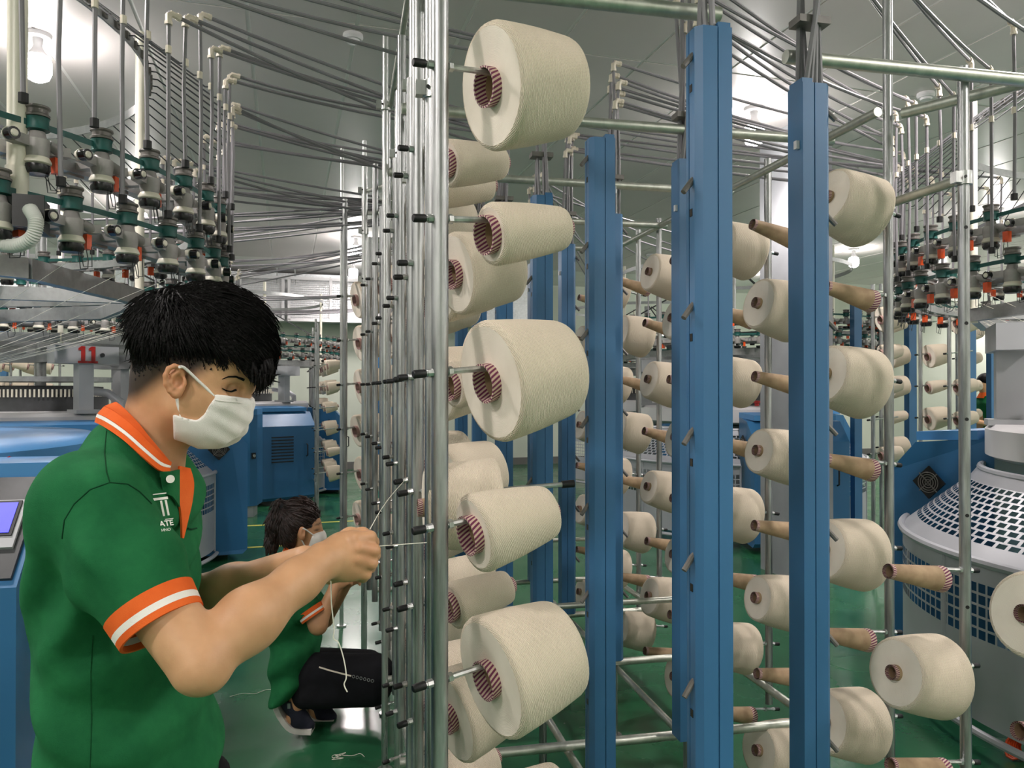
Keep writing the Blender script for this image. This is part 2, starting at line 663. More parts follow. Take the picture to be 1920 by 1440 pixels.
LZ = CEIL - 0.3
vis = [(pt(68, 78, 4.55), 'glowing bare bulb at top left of the ceiling'),
       (pt(1415, 215, 5.75), 'glowing bare bulb between the blue columns by the grey pillar'),
       (pt(662, 497, 12.6), 'glowing bulb low between galvanised posts near far wall'),
       (pt(667, 452, 10.6), 'glowing bulb just above the farthest one between galvanised posts'),
       (pt(262, 392, 8.6), 'glowing bulb behind the yarn feeders of nearest left machine')]
for p, lab in vis:
    lamp((p.x, p.y, LZ), lab)
for xx in (-6.3, -1.7, 2.9, 7.4, 11.0):
    for yy in (-2.6, 0.0, 2.5, 5.0, 7.6, 10.2, 12.6):
        if any((Vector((xx, yy, 0)) - Vector((p.x, p.y, 0))).length < 1.6 for p, _ in vis):
            continue
        px, py, z = proj((xx, yy, LZ))
        if -20 < px < 1940 and py > -10 and -2 < xx < 4:
            continue
        lamp((xx, yy, LZ), 'bare bulb on the ceiling outside or beyond the machines')
# smoke detectors
for (px, py, zz, lab) in ((1738, 181, 5.5, 'white round smoke detector on ceiling at upper right'), (661, 72, 4.6, 'white round smoke detector on ceiling above left tubes'),
                          (1219, 480, 12.2, 'small round ceiling disc seen between two blue columns')):
    z = (CEIL - 1.53) * FPX / (HOR - py)
    p = pt(px, py, z)
    mb = MB()
    mb.lathe([(0, CEIL - .001), (0.058, CEIL - .001), (0.06, CEIL - 0.02), (0.05, CEIL - 0.034), (0.04, CEIL - 0.036), (0.036, CEIL - 0.05), (0.0, CEIL - 0.054)], 28, (p.x, p.y, 0))
    o = origin_mesh('smoke_detector', mb, 'drum_white', (p.x, p.y, CEIL))
    tag(o, lab, 'detector', 'smoke detectors')
# ------------------------------------------------------------------ creel
LEV = 0.26
LZ0 = 1.529          # level 0 spindle height


def lev(kk):
    return LZ0 + LEV * kk


# ---- yarn packages (local: +X from wide base to narrow tip)
CONE_L, RB, RT = 0.186, 0.035, 0.0185


def cone_r(x):
    return RB + (RT - RB) * (x / CONE_L)


def cone_mesh():
    mb = MB()
    th = 0.003
    n = 28
    xs = [0.022, CONE_L - 0.010]
    mb.lathe([(cone_r(xs[0]), xs[0]), (cone_r(xs[1]), xs[1])], n, axis='x')
    mb.lathe([(cone_r(xs[1]) - th, xs[1]), (cone_r(xs[0]) - th, xs[0])], n, axis='x')
    return mb.mesh('paper_cone', 'paper')


def band_mesh(x0, x1, mat):
    mb = MB()
    th = 0.003
    mb.lathe([(cone_r(x0) - th, x1 if False else x0), (cone_r(x0) + .0004, x0), (cone_r(x1) + .0004, x1)], 28, axis='x', uvm=True)
    mb.lathe([(cone_r(x1) - th, x1), (cone_r(x0) - th, x0)], 28, axis='x', uvm=True)
    return mb.mesh('cone_band', mat)


def yarn_mesh(rb, rt, x0=0.014, x1=0.170):
    mb = MB()
    mb.cur = 0
    n = 44
    e = min(0.010, (rb - cone_r(x0)) * 0.4)
    prof = [(rb - e, x0), (rb - e * .3, x0 + e * .25), (rb, x0 + e)]
    for i in range(1, 6):
        t = i / 6
        prof.append((rb + (rt - rb) * t + 0.002 * math.sin(PI * t), x0 + e + (x1 - x0 - 2 * e) * t))
    prof += [(rt, x1 - e), (rt - e * .3, x1 - e * .25), (rt - e, x1)]
    mb.lathe(prof, n, axis='x', uvm=True)
    mb.cur = 1
    mb.lathe([(cone_r(x0) - .001, x0 + 0.004), (rb - e, x0)], n, axis='x', uvm=True)
    mb.lathe([(rt - e, x1), (cone_r(x1) - .001, x1 - 0.003)], n, axis='x', uvm=True)
    return mb.mesh('yarn_winding', ['yarn', 'yarn_end'], True, 60)


CONE_M = cone_mesh()
BAND_B = band_mesh(0.0, 0.022, 'stripes')
BAND_T = band_mesh(CONE_L - 0.010, CONE_L, 'stripes')
YM = {}


def ym(rb, rt):
    key = (round(rb, 3), round(rt, 3))
    if key not in YM:
        YM[key] = yarn_mesh(*key)
    return YM[key]


def make_package(pos, axis_dir, fill, label, group, reverse=False, spin=None):
    """pos: base centre; axis_dir: unit vector base -> tip"""
    d = Vector(axis_dir).normalized()
    q = d.to_track_quat('X', 'Z').to_matrix().to_4x4()
    q = q @ Matrix.Rotation(R.uniform(0, 6.28) if spin is None else spin, 4, 'X')
    empty = fill is None
    t = thing('empty_cone' if empty else 'yarn_package', label, 'paper cone' if empty else 'yarn package', pos, group)
    t.rotation_euler = q.to_euler()
    link('paper_cone', CONE_M, t)
    link('striped_band', BAND_B, t)
    link('striped_band', BAND_T, t)
    if not empty:
        link('yarn_winding', ym(*fill), t)
    return t


BIG, BIG2, MID, SMALL = (0.109, 0.091), (0.098, 0.081), (0.070, 0.050), (0.056, 0.041)

creel = thing('yarn_creel', 'galvanised yarn creel with blue columns and rows of spindle posts', 'creel', (0.9, 2.8, 0))

ROD_IN, ROD_R = 0.030, 0.0055
SP_L, SP_R = 0.155, 1.645
rod_cache = {}


def rod_meshes(L):
    key = round(L, 2)
    if key not in rod_cache:
        mb = MB()
        mb.tube([(-0.045, 0, 0), (L, 0, 0)], ROD_R, 8)
        mb.tube([(-0.024, 0, 0), (-0.014, 0, 0)], 0.0075, 8)
        mb.tube([(0.015, 0, 0), (0.023, 0, 0)], 0.0085, 6)
        rod = mb.mesh('spindle', 'bright_steel')
        mb = MB()
        mb.tube([(-0.050, 0, 0), (-0.048, 0, 0), (-0.029, 0, 0), (-0.027, 0, 0)], [0.0055, 0.0072, 0.0072, 0.0065], 10)
        cap = mb.mesh('spindle_cap', 'rubber')
        rod_cache[key] = (rod, cap)
    return rod_cache[key]


def spindle(parent, p, d, L=0.20, n_extra=None):
    rod, cap = rod_meshes(L)
    q = Vector(d).normalized().to_track_quat('X', 'Z').to_euler()
    o = link('spindle', rod, parent, Vector(p) - parent.location, q)
    link('spindle_cap', cap, o)
    return o


def rot_dir(side, inc, swing=0.0):
    c = math.cos(inc)
    return Vector((side * c * math.cos(swing), c * math.sin(swing), math.sin(inc)))


def hang(parent, post_xy, level_z, side, inc, fill, label, group, gap=0.045, make_rod=True, swing=0.0):
    """spindle through the post with a package hanging on it"""
    p = Vector((post_xy[0], post_xy[1], level_z))
    d = rot_dir(side, inc, swing)
    if make_rod:
        spindle(parent, p, d)
    if fill == 'none':
        return None
    half = math.atan((RB - RT) / CONE_L)
    ad = rot_dir(side, inc + half, swing)
    up = (Vector((0, 0, 1)) - ad * ad.z).normalized()
    base = p + d * (gap + 0.015) - up * (RB - 0.003 - ROD_R)
    return make_package(base, ad, fill, label, group)


def post(parent, x, y, z0, z1, r=0.0145, mat='galvanised'):
    mb = MB()
    mb.tube([(x, y, z0), (x, y, z1)], r, 16)
    return obj('spindle_post', mb, mat, parent)


LEVN = {2: 'topmost', 1: 'second', 0: 'third', -1: 'fourth', -2: 'fifth', -3: 'sixth', -4: 'seventh', -5: 'lowest'}
FILLN = {BIG: 'full', BIG2: 'full', MID: 'half-used', SMALL: 'nearly used-up'}

# left spindle posts: (x of post, y, bottom, top)
LP = [(SP_L, 1.305, 0.05, 2.75), (0.160, 1.774, 0.45, 2.62), (0.165, 1.998, 0.45, 2.30), (0.170, 2.466, 0.45, 2.62), (0.170, 2.70, 0.45, 2.30),
      (0.162, 3.164, 0.45, 2.62), (0.155, 3.42, 0.45, 2.30), (0.140, 3.896, 0.45, 2.62), (0.120, 4.13, 0.45, 2.30), (-0.008, 4.653, 0.35, 2.62)]
LF = [
    {2: BIG, 1: SMALL, 0: BIG, -1: MID, -2: BIG, -3: MID, -4: BIG, -5: SMALL},
    {2: SMALL, 1: BIG2, 0: SMALL, -1: 'none', -2: SMALL, -3: BIG, -4: SMALL, -5: BIG},
    {2: SMALL, 1: BIG2, 0: BIG2, -1: BIG2, -2: SMALL, -3: BIG2, -4: MID, -5: BIG2},
    {2: BIG2, 1: BIG2, 0: MID, -1: BIG, -2: SMALL, -3: BIG2, -4: MID, -5: BIG2},
    {2: MID, 1: BIG2, 0: BIG, -1: BIG2, -2: BIG2, -3: MID, -4: BIG2, -5: MID},
    {2: BIG2, 1: MID, 0: BIG2, -1: BIG2, -2: MID, -3: BIG2, -4: MID, -5: BIG2},
    {2: MID, 1: BIG2, 0: BIG2, -1: BIG, -2: BIG2, -3: BIG2, -4: BIG2, -5: MID},
    {2: BIG2, 1: BIG2, 0: BIG, -1: BIG2, -2: BIG2, -3: 'none', -4: 'none', -5: 'none'},
    {2: BIG2, 1: BIG, 0: BIG2, -1: BIG, -2: BIG2, -3: BIG2, -4: 'none', -5: 'none'},
    {2: BIG, 1: BIG, 0: BIG, -1: BIG2, -2: BIG, -3: BIG, -4: 'none', -5: 'none'},
]
for i, (x, y, z0, z1) in enumerate(LP):
    post(creel, x, y, z0, z1)
    for kk in range(2, -6, -1):
        f = LF[i][kk]
        lab = None if f == 'none' else '%s cream yarn package, %s on the %s left-hand post from the camera' % (FILLN[f], LEVN[kk], ORD[i])
        inc = math.radians(4.5 + (R.uniform(-1.2, 1.2) if i else 0.5))
        gp = {0: 0.064}.get(i, R.uniform(0.035, 0.07))
        if i == 0 and kk == -1:
            gp = 0.03
        if f == 'none' and kk < -2:
            continue
        hang(creel, (x, y), lev(kk), 1, inc, f, lab, 'packages on the left row of posts', gp, swing=0.36 + R.uniform(-.05, .05))

# the package threaded the other way round, on the second post
d = rot_dir(1, math.radians(3))
pz = lev(-1)
mb = MB()
p0 = Vector((0.16, 1.774, pz))
mb.tube([p0 + Vector((0.01, -0.005, 0.0)), p0 + Vector((0.012, -0.06, 0.0)), Vector((0.19, 1.655, pz + 0.004)), Vector((0.47, 1.655, pz + 0.02))], 0.0055, 8)
o = obj('bent_spindle', mb, 'bright_steel', creel)
mb = MB()
mb.tube([(0.468, 1.655, pz + 0.020), (0.496, 1.655, pz + 0.0215)], 0.0085, 10)
obj('spindle_cap', mb, 'rubber', o)
make_package((0.335, 1.655, pz - 0.018), (-1, 0, -0.02), (0.100, 0.086), 'full cream yarn package turned the other way, being re-threaded by the man', 'packages on the left row of posts')

# right spindle posts
RP = [(SP_R, 1.40, 0.05, 2.30), (SP_R, 1.80, 0.05, 2.38), (SP_R, 2.10, 0.05, 3.1), (SP_R, 2.50, 0.3, 2.42), (SP_R, 2.80, 0.25, 2.42), (SP_R, 3.20, 0.3, 2.42), (SP_R, 3.50, 0.05, 2.5),
      (SP_R, 3.90, 0.3, 2.42), (SP_R, 4.20, 0.05, 2.42), (SP_R, 4.60, 0.05, 2.8)]
for i, (x, y, z0, z1) in enumerate(RP):
    post(creel, x, y, z0, z1)
    odd_full = i in (1, 3, 5, 7, 9)
    for kk in range(2, -6, -1):
        if i == 0 and kk > -2:
            continue
        if i == 1 and kk > -2:
            continue
        full = (kk % 2 == 1) if odd_full else (kk % 2 == 0)
        f = (BIG if R.random() < .6 else BIG2) if full else None
        lab = ('full cream yarn package, %s on the %s right-hand post from the camera' if full else 'bare brown paper cone, %s on the %s right-hand post from the camera') % (LEVN[kk], ORD[i])
        inc = math.radians(7.5 + R.uniform(-2, 2))
        hang(creel, (x, y), lev(kk), -1, inc, f, lab, 'packages and cones on the right row of posts', R.uniform(0.045, 0.07), swing=-0.14 + R.uniform(-.03, .03))

# drilled holes on the bare upper part of the second right post
for kk in (1.5, .5, -.5, -1.5, -2.45):
    mb = MB()
    z = lev(kk) + 0.02
    dv = Vector((-0.35, -0.94, 0)).normalized()
    c = Vector((SP_R, 1.80, z))
    mb.tube([c + dv * 0.010, c + dv * 0.0152], 0.005, 10)
    obj('drill_hole', mb, 'rubber', creel)

# ---- blue columns
COLS1 = [(0.742, 1.50), (0.745, 2.22), (0.742, 2.92), (0.735, 3.62), (0.735, 4.32), (0.735, 5.02)]
COLS2 = [(1.125, 1.72), (1.11, 2.40), (1.12, 3.16), (1.12, 3.86), (1.12, 4.56)]
CZ0, CZ1 = 0.345, 2.25


def blue_column(x, y, side, ytw=0.0):
    W, D = 0.078, 0.066
    # extruded section with a groove and a stepped shoulder
    s = side
    poly = [(-.039, -.020), (-.026, -.033), (.006, -.033), (.006, -.030), (.009, -.030), (.009, -.033), (.039, -.033), (.039, .033), (-.026, .033), (-.039, .020), (-.039, .008), (-.035, .008), (-.035, .004), (-.039, .004)]
    if s > 0:
        poly = [(-a, b) for a, b in poly][::-1]
    poly = [(x + a, y + b) for a, b in poly]
    mb = MB()
    mb.prism(poly, CZ0, CZ1)
    c = obj('blue_column', mb, 'blue_paint', creel, True, False)
    # raised cover strip
    mb = MB()
    xx = x + s * -0.024
    mb.box((xx, y, CZ1 + 0.006), (0.028, 0.056, 0.012))
    obj('column_cap', mb, 'blue_paint', c, True, False)
    k2 = -4
    while lev(k2) + 0.144 < CZ1 - 0.03:
        z = lev(k2) + 0.144
        if z > CZ0 + 0.03:
            a = Vector((x + s * 0.040, y - 0.008, z))
            b = a + Vector((s * 0.022, -0.008, -0.026))
            mb = MB()
            mb.tube([a - Vector((s * 0.006, 0, -0.008)), a, b], [0.0045, 0.0065, 0.006], 8)
            obj('yarn_guide', mb, 'wheel_grey', c)
            mb = MB()
            mb.box((x + s * 0.0395, y - 0.004, z - 0.065), (0.001, 0.012, 0.016))
            obj('number_sticker', mb, 'black_plastic', c, True, False)
        k2 += 1
    mb = MB()
    mb.box((x + s * -0.042 + (-.0), y - 0.012, 2.10), (0.012, 0.012, 0.02))
    obj('clip', mb, 'drum_white', c, True, False)
    return c


for (x, y) in COLS1:
    blue_column(x, y, -1)
for (x, y) in COLS2:
    blue_column(x, y, 1)

# ---- rails and frame
def rail(a, b, r=0.0165, mat='rail_steel', nm='rail'):
    mb = MB()
    mb.tube([a, b], r, 14)
    return obj(nm, mb, mat, creel)


def clamp(p, axis='z'):
    p = Vector(p)
    mb = MB()
    mb.tube([p - Vector((0, 0, .018)), p + Vector((0, 0, .018))], 0.0215, 14)
    mb.box(p + Vector((-0.026, -0.004, 0)), (0.02, 0.022, 0.03))
    o = obj('clamp', mb, 'bright_steel', creel)
    mb = MB()
    mb.tube([p + Vector((-0.012, -0.020, 0)), p + Vector((-.012, -0.0225, 0))], 0.004, 8)
    obj('clamp_bolt', mb, 'rubber', o)


TOPZ = 2.36
for i, y in enumerate((1.62, 2.33, 3.04, 3.75, 4.46)):
    # cross rails at the top
    if i == 0:
        rail((0.165, 1.56, 2.322), (0.80, 1.56, 2.322), 0.0165)
        rail((1.09, 1.77, 2.345), (SP_R + 0.20, 1.77, 2.345), 0.0175)
        continue
    rail((0.165, y + 0.05, TOPZ), (SP_R, y + 0.05, TOPZ), 0.0165)
    rail((0.165, y + 0.12, 0.33), (SP_R, y + 0.12, 0.33), 0.0155)
    if i in (0, 2, 4):
        rail((0.165, y + 0.2, 0.56), (SP_R, y + 0.2, 0.56), 0.0135)
    # column foot stubs to the floor
for (x, y) in COLS1 + COLS2:
    mb = MB()
    mb.tube([(x + .012, y + 0.02, 0.0), (x + .012, y + 0.02, CZ0 + 0.02)], 0.0155, 12)
    mb.tube([(x + .012, y + 0.02, 0.0), (x + .012, y + 0.02, 0.012)], 0.034, 14)
    obj('column_foot', mb, 'galvanised', creel)
# long rails
rail((0.205, 1.25, TOPZ + .03), (0.205, 4.9, TOPZ + .03), 0.015)
rail((SP_R - .035, 2.10, TOPZ), (SP_R - .035, 4.7, TOPZ), 0.015)
rail((SP_R + 0.19, 1.77, 2.345), (SP_R + 0.02, 2.06, 2.345), 0.0165)
rail((SP_R, 1.80, 2.075), (SP_R, 2.10, 2.075), 0.014)
rail((0.205, 1.7, 0.33), (0.205, 4.7, 0.33), 0.015)
rail((SP_R - .03, 2.5, 0.33), (SP_R - .03, 4.7, 0.33), 0.015)
rail((0.72, 1.3, 0.30), (0.72, 5.1, 0.30), 0.013)
rail((1.14, 1.5, 0.30), (1.14, 4.8, 0.30), 0.013)
clamp((SP_R, 1.80, 2.075))
clamp((SP_R, 2.10, 2.075))
# tall frame uprights behind the left posts, with collars
for i, (x, y, z1, mt) in enumerate(((0.175, 1.60, 3.05, 'bright_steel'), (0.195, 2.28, 2.75, 'bright_steel'), (0.195, 2.95, 2.75, 'bright_steel'), (0.185, 3.62, 2.75, 'bright_steel'), (0.10, 4.42, 2.75, 'bright_steel'))):
    mb = MB()
    mb.tube([(x, y, 0.0), (x, y, z1)], 0.0165, 16)
    mb.tube([(x, y, 0.0), (x, y, 0.01)], 0.035, 16)
    obj('frame_upright', mb, mt if i else 'galvanised', creel)
    clamp((x, y, 2.12))
    clamp((x, y, TOPZ + .03))
# outer stays with their clamps left of the row (thin tubes with slanting braces)
for (px, pz_, ytop) in ((722, 3.05, 65), (683, 4.35, 263), (641, 4.9, 275)):
    b = pt(px, 1300, pz_)
    top = pt(px, ytop, pz_)
    mb = MB()
    mb.tube([(b.x, b.y, 0), (top.x, top.y, top.z)], 0.0125, 12)
    mb.tube([(b.x, b.y, 0), (b.x, b.y, 0.01)], 0.03, 12)
    obj('frame_upright', mb, 'bright_steel', creel)
    clamp((b.x, b.y, min(top.z - 0.2, 2.62)))
    rail((b.x + 0.02, b.y, min(top.z - 0.2, 2.62)), (0.19, b.y - 0.75, TOPZ + .38 if pz_ < 3.5 else TOPZ + .1), 0.011)
# ------------------------------------------------------------------ circular knitting machines
# feeder (local: +X outward from the ring, Z up)
def feeder_parts():
    out = {}
    mb = MB()
    mb.box((-0.03, 0, 0.002), (0.11, 0.030, 0.020))
    mb.lathe([(0.0, -0.032), (0.027, -0.032), (0.030, -0.012), (0.030, 0.014), (0.022, 0.020), (0.018, 0.036), (0.0, 0.036)], 16, (0.03, 0, 0))
    mb.box((0.012, 0.052, -0.002), (0.034, 0.085, 0.024), Matrix.Rotation(-.22, 3, 'Z') @ Matrix.Rotation(.14, 3, 'X'))
    mb.box((0.03, -0.048, 0.004), (0.030, 0.058, 0.026), Matrix.Rotation(0.25, 3, 'Z'))
    mb.box((-0.075, 0, 0.0), (0.024, 0.05, 0.05))
    mb.tube([(0.03, 0.03, 0.012), (0.028, 0.055, 0.002), (0.02, 0.075, -0.004)], [0.012, 0.016, 0.010], 10)
    out['body'] = mb.mesh('feeder', 'feeder_grey')
    mb = MB()
    mb.lathe([(0, .102), (.030, .102), (.031, .097), (.026, .093), (.026, .083), (.031, .079), (.030, .074), (0, .074)], 20, (0.03, 0, 0))
    out['top_wheel'] = mb.mesh('top_wheel', 'wheel_grey')
    mb = MB()
    mb.lathe([(0, .072), (.029, .072), (.027, .066), (.027, .046), (.029, .040), (0, .036)], 20, (0.03, 0, 0))
    out['belt_wheel'] = mb.mesh('belt_wheel', 'teal')
    mb = MB()
    mb.lathe([(0, -.032), (.028, -.032), (.0335, -.043), (.0335, -.048), (.029, -.052), (0, -.053)], 20, (0.03, 0, 0))
    out['ring_white'] = mb.mesh('storage_ring', 'cream_plastic')
    mb = MB()
    mb.lathe([(0, -.053), (.031, -.053), (.032, -.066), (.027, -.077), (0, -.079)], 20, (0.03, 0, 0))
    out['spool'] = mb.mesh('storage_spool', 'black_plastic')
    mb = MB()
    mb.prism([(-.014, -.010), (.014, -.010), (.009, .010), (-.009, .010)], -0.030, 0.012, (0.012, 0.062, -0.028))
    out['tab'] = mb.mesh('stop_tab', 'orange_tab')
    mb = MB()
    mb.tube([(0.012, 0.060, -0.05), (0.014, 0.066, -0.09), (0.022, 0.058, -0.112), (0.028, 0.03, -0.118), (0.026, 0.026, -0.075), (0.036, 0.024, -0.075), (0.040, 0.03, -0.112), (0.034, 0.062, -0.108), (0.030, 0.064, -0.05)], 0.0014, 5)
    out['wire'] = mb.mesh('wire_loop', 'dark_grey')
    mb = MB()
    mb.tube([(0.048, -0.085, 0.004), (0.070, -0.085, 0.004)], [0.016, 0.016], 14)
    out['tension_disc'] = mb.mesh('tension_disc', 'black_plastic')
    mb = MB()
    mb.tube([(0.030, -0.080, 0.008), (0.047, -0.083, 0.006)], [0.013, 0.018], 12)
    mb.tube([(0.070, -0.085, 0.004), (0.074, -0.085, 0.004)], [0.010, 0.008], 12)
    out['tension_body'] = mb.mesh('tension_body', 'cream_plastic')
    return out


FP = feeder_parts()
TIERS = (2.145, 1.955)


def guard_panel(mb, c, R0, R1, z0, z1, a0, a1, nA, nZ, hole=0.62, slant=0.0, gap=0.0):
    """perforated sheet on a cone frustum with real openings"""
    c = Vector(c)

    def P(u, v):
        a = a0 + (a1 - a0) * u
        r = R0 + (R1 - R0) * v
        return c + Vector((math.cos(a) * r, math.sin(a) * r, z0 + (z1 - z0) * v))
    du, dv = 1.0 / nA, 1.0 / nZ
    m = (1 - hole) / 2
    for i in range(nA):
        for j in range(nZ):
            sh = slant * du * (j % 2)
            u0, u1 = i * du + sh, (i + 1) * du + sh
            v0, v1 = j * dv, (j + 1) * dv
            iu0, iu1 = u0 + du * m, u1 - du * m
            iv0, iv1 = v0 + dv * m, v1 - dv * m
            b = len(mb.v)
            mb.v += [P(u0, v0), P(u1, v0), P(u1, v1), P(u0, v1), P(iu0, iv0), P(iu1, iv0), P(iu1, iv1), P(iu0, iv1)]
            for q in ((0, 1, 5, 4), (1, 2, 6, 5), (2, 3, 7, 6), (3, 0, 4, 7)):
                mb.face([b + t for t in q])


def solid_panel(mb, c, R0, R1, z0, z1, a0, a1, n=16):
    mb.lathe([(R0, z0), (R1, z1)], n, c, 'z', a0, a1)


def knitting_machine(C, label, legs, guards, feeders=True, drum='drum_white', rG=1.40, rD=1.05, cone=True, det=2, plate=None, colr=0.95, hide=None, nslot=48, colang=None):
    """C world centre (x, y); legs: angles (rad, world) of blue leg cabinets; guards: (a0, a1) arcs"""
    c = Vector((C[0], C[1], 0))
    t = thing('knitting_machine', label, 'knitting machine', c, 'circular knitting machines')

    def add(nm, mb, mat, smooth=True, par=None, angle=40):
        return obj(nm, mb, mat, par or t, True, smooth, angle)
    # base plate and core
    mb = MB()
    mb.lathe([(0, 0.0), (0.55, 0.0), (0.55, 0.10), (0.38, 0.16), (0.38, 0.92), (0.62, 1.0), (0.62, 1.12), (0, 1.12)], 40, c)
    add('base', mb, 'machine_grey')
    # table drum
    mb = MB()
    mb.lathe([(0, 1.15), (rD - 0.04, 1.15), (rD, 1.17), (rD, 1.30), (rD - 0.03, 1.325), (0, 1.335)], 64, c)
    add('table_drum', mb, drum)
    mb = MB()
    mb.ring(c + Vector((0, 0, 1.10)), rD + 0.02, 0.018, 64, 8)
    add('handrail', mb, 'guard_grey')
    # knitting head
    mb = MB()
    mb.lathe([(0.30, 1.33), (0.50, 1.33), (0.50, 1.44), (0.46, 1.46), (0.46, 1.52), (0.30, 1.53)], 48, c)
    hd = add('knitting_head', mb, 'dark_grey')
    mb = MB()
    mb.lathe([(0.30, 1.56), (0.53, 1.56), (0.53, 1.60), (0.30, 1.60)], 48, c)
    add('dial_ring', mb, 'machine_alu')
    mb = MB()
    n = 110 if det > 1 else 60
    for i in range(n):
        a = 2 * PI * i / n
        p = c + Vector((math.cos(a) * .52, math.sin(a) * .52, 1.44))
        mb.box(p + Vector((0, 0, 0.03)), (0.012, 0.010, 0.06))
    o = add('needle_cams', mb, 'cream_plastic', False, hd)
    o['kind'] = 'stuff'
    # columns with top boxes
    ca = colang or [legs[0] + 0.35 + i * 2 * PI / 3 for i in range(3)]
    for i, a in enumerate(ca):
        d = Vector((math.cos(a), math.sin(a), 0))
        p = c + d * colr
        M = Matrix.Rotation(a, 3, 'Z')
        mb = MB()
        mb.box(p + Vector((0, 0, 1.51)), (0.12, 0.10, 0.38), M)
        mb.box(p + Vector((0, 0, 1.335)), (0.20, 0.16, 0.03), M)
        k2 = add('column', mb, 'machine_grey', False)
        mb = MB()
        mb.box(p + Vector((0, 0, 1.755)), (0.16, 0.44, 0.13), M)
        mb.bar(p + Vector((0, 0, 1.76)), c + Vector((0, 0, 1.76)), 0.10, 0.08)
        bx_ = add('column_head', mb, 'machine_grey', False, k2)
        # curved arm on the drum
        mb = MB()
        q = c + Vector((math.cos(a + .35), math.sin(a + .35), 0)) * (rD - 0.13)
        e = c + Vector((math.cos(a + .1), math.sin(a + .1), 0)) * (rD - 0.36)
        mb.tube([q + Vector((0, 0, 1.33)), q + Vector((0, 0, 1.40)), q.lerp(e, .3) + Vector((0, 0, 1.47)), e + Vector((0, 0, 1.50))], [0.035, 0.035, 0.032, 0.03], 10)
        add('curved_arm', mb, 'guard_grey')
    # spider: octagonal beam ring, radial arms, mast
    m8 = 10
    rB = 1.20
    for i in range(m8):
        a0, a1 = 2 * PI * i / m8 + .12, 2 * PI * (i + 1) / m8 + .12
        p = c + Vector((math.cos(a0) * rB, math.sin(a0) * rB, 1.865))
        q = c + Vector((math.cos(a1) * rB, math.sin(a1) * rB, 1.865))
        if proj((p + q) / 2)[2] < 0.3:
            continue
        mb = MB()
        mb.bar(p, q, 0.04, 0.062)
        add('ring_beam', mb, 'machine_alu', False)
        if i % 2 == 0:
            mb = MB()
            mb.bar(p, c + Vector((0, 0, 1.865)), 0.035, 0.05)
            add('spider_arm', mb, 'machine_alu', False)
            mb = MB()
            mb.tube([p + Vector((0, 0, -.04)), p + Vector((0, 0, 1.06))], 0.018, 12)
            add('upright', mb, 'pipe_cream')
    mb = MB()
    mb.tube([c + Vector((0, 0, 1.3)), c + Vector((0, 0, 2.85))], 0.04, 16)
    add('mast', mb, 'machine_alu')
    # tier rings
    for z in TIERS:
        mb = MB()
        mb.band(c, 1.39, 1.43, z - 0.018, z + 0.018, 72)
        add('feeder_ring', mb, 'machine_alu')
        mb = MB()
        mb.band(c, 1.505, 1.508, z + 0.048, z + 0.064, 96)
        add('drive_belt', mb, 'teal')
        mb = MB()
        mb.band(c, 0.55, 0.72, z + .02, z + 0.032, 48)
        add('belt_disc', mb, 'dark_grey')
    # tube holder ring
    mb = MB()
    mb.band(c, 1.225, 1.231, 2.76, 2.80, 72)
    hr = add('tube_holder_ring', mb, 'machine_alu')
    # stays
    for a in (0.4, 2.5, 4.6):
        mb = MB()
        mb.bar(c + Vector((math.cos(a) * 1.2, math.sin(a) * 1.2, 2.30)), c + Vector((math.cos(a) * .1, math.sin(a) * .1, 2.85)), 0.014, 0.014)
        add('stay', mb, 'dark_grey', False)
    # leg cabinets
    for i, a in enumerate(legs):
        d = Vector((math.cos(a), math.sin(a), 0))
        s = Vector((-d.y, d.x, 0))
        M = Matrix((d, s, Vector((0, 0, 1)))).transposed()
        # chamfered body: profile in the (d, z) plane extruded along s
        prof = [(1.02, 0.06), (1.52, 0.06), (1.56, 0.10), (1.56, 1.02), (1.40, 1.20), (1.02, 1.24)]
        w = 0.46
        mb = MB()
        b = len(mb.v)
        for sg in (-w, w):
            for (r, z) in prof:
                mb.v.append(c + d * r + s * sg * (1.0 if r > 1.2 else 0.8) + Vector((0, 0, z)))
        m = len(prof)
        for j in range(m):
            j2 = (j + 1) % m
            mb.face((j, j2, m + j2, m + j))
        mb.face(list(range(m))[::-1])
        mb.face([m + j for j in range(m)])
        cb = add('leg_cabinet', mb, 'blue_machine', False)
        mb = MB()
        p = c + d * 1.26
        mb.box(p + Vector((0, 0, 1.243)), (0.34, 0.80, 0.05), M @ Matrix.Rotation(0.06, 3, 'Y'))
        add('top_cover', mb, 'blue_light', False, cb)
        # vent grid, handle, fan
        mb = MB()
        for v2 in range(9):
            mb.box(c + d * 1.562 + Vector((0, 0, .56 + v2 * .040)), (0.012, 0.30, 0.014), M)
        o = add('vent_holes', mb, 'rubber', False, cb)
        o['kind'] = 'stuff'
        mb = MB()
        e = c + d * 1.575 + s * 0.33
        mb.tube([e + Vector((0, 0, .62)), e + d * .03 + Vector((0, 0, .63)), e + d * .03 + Vector((0, 0, .77)), e + Vector((0, 0, .78))], 0.008, 8)
        add('door_handle', mb, 'rubber', True, cb)
        for sg in (-1, 1):
            mb = MB()
            fc = c + d * 1.32 + s * sg * (w + 0.004) + Vector((0, 0, 0.98))
            mb.box(fc, (0.13, 0.012, 0.13), M @ Matrix.Rotation(PI / 4, 3, 'Y'))
            fn = add('fan_grille', mb, 'rubber', False, cb)
            mb = MB()
            for rr in (.016, .030, .044, .056):
                n0 = len(mb.v)
                mb.ring((0, 0, 0), rr, .003, 24, 5)
                for q in range(n0, len(mb.v)):
                    v = mb.v[q]
                    mb.v[q] = fc + d * v.x + Vector((0, 0, 1)) * v.y + s * (sg * .010 + v.z)
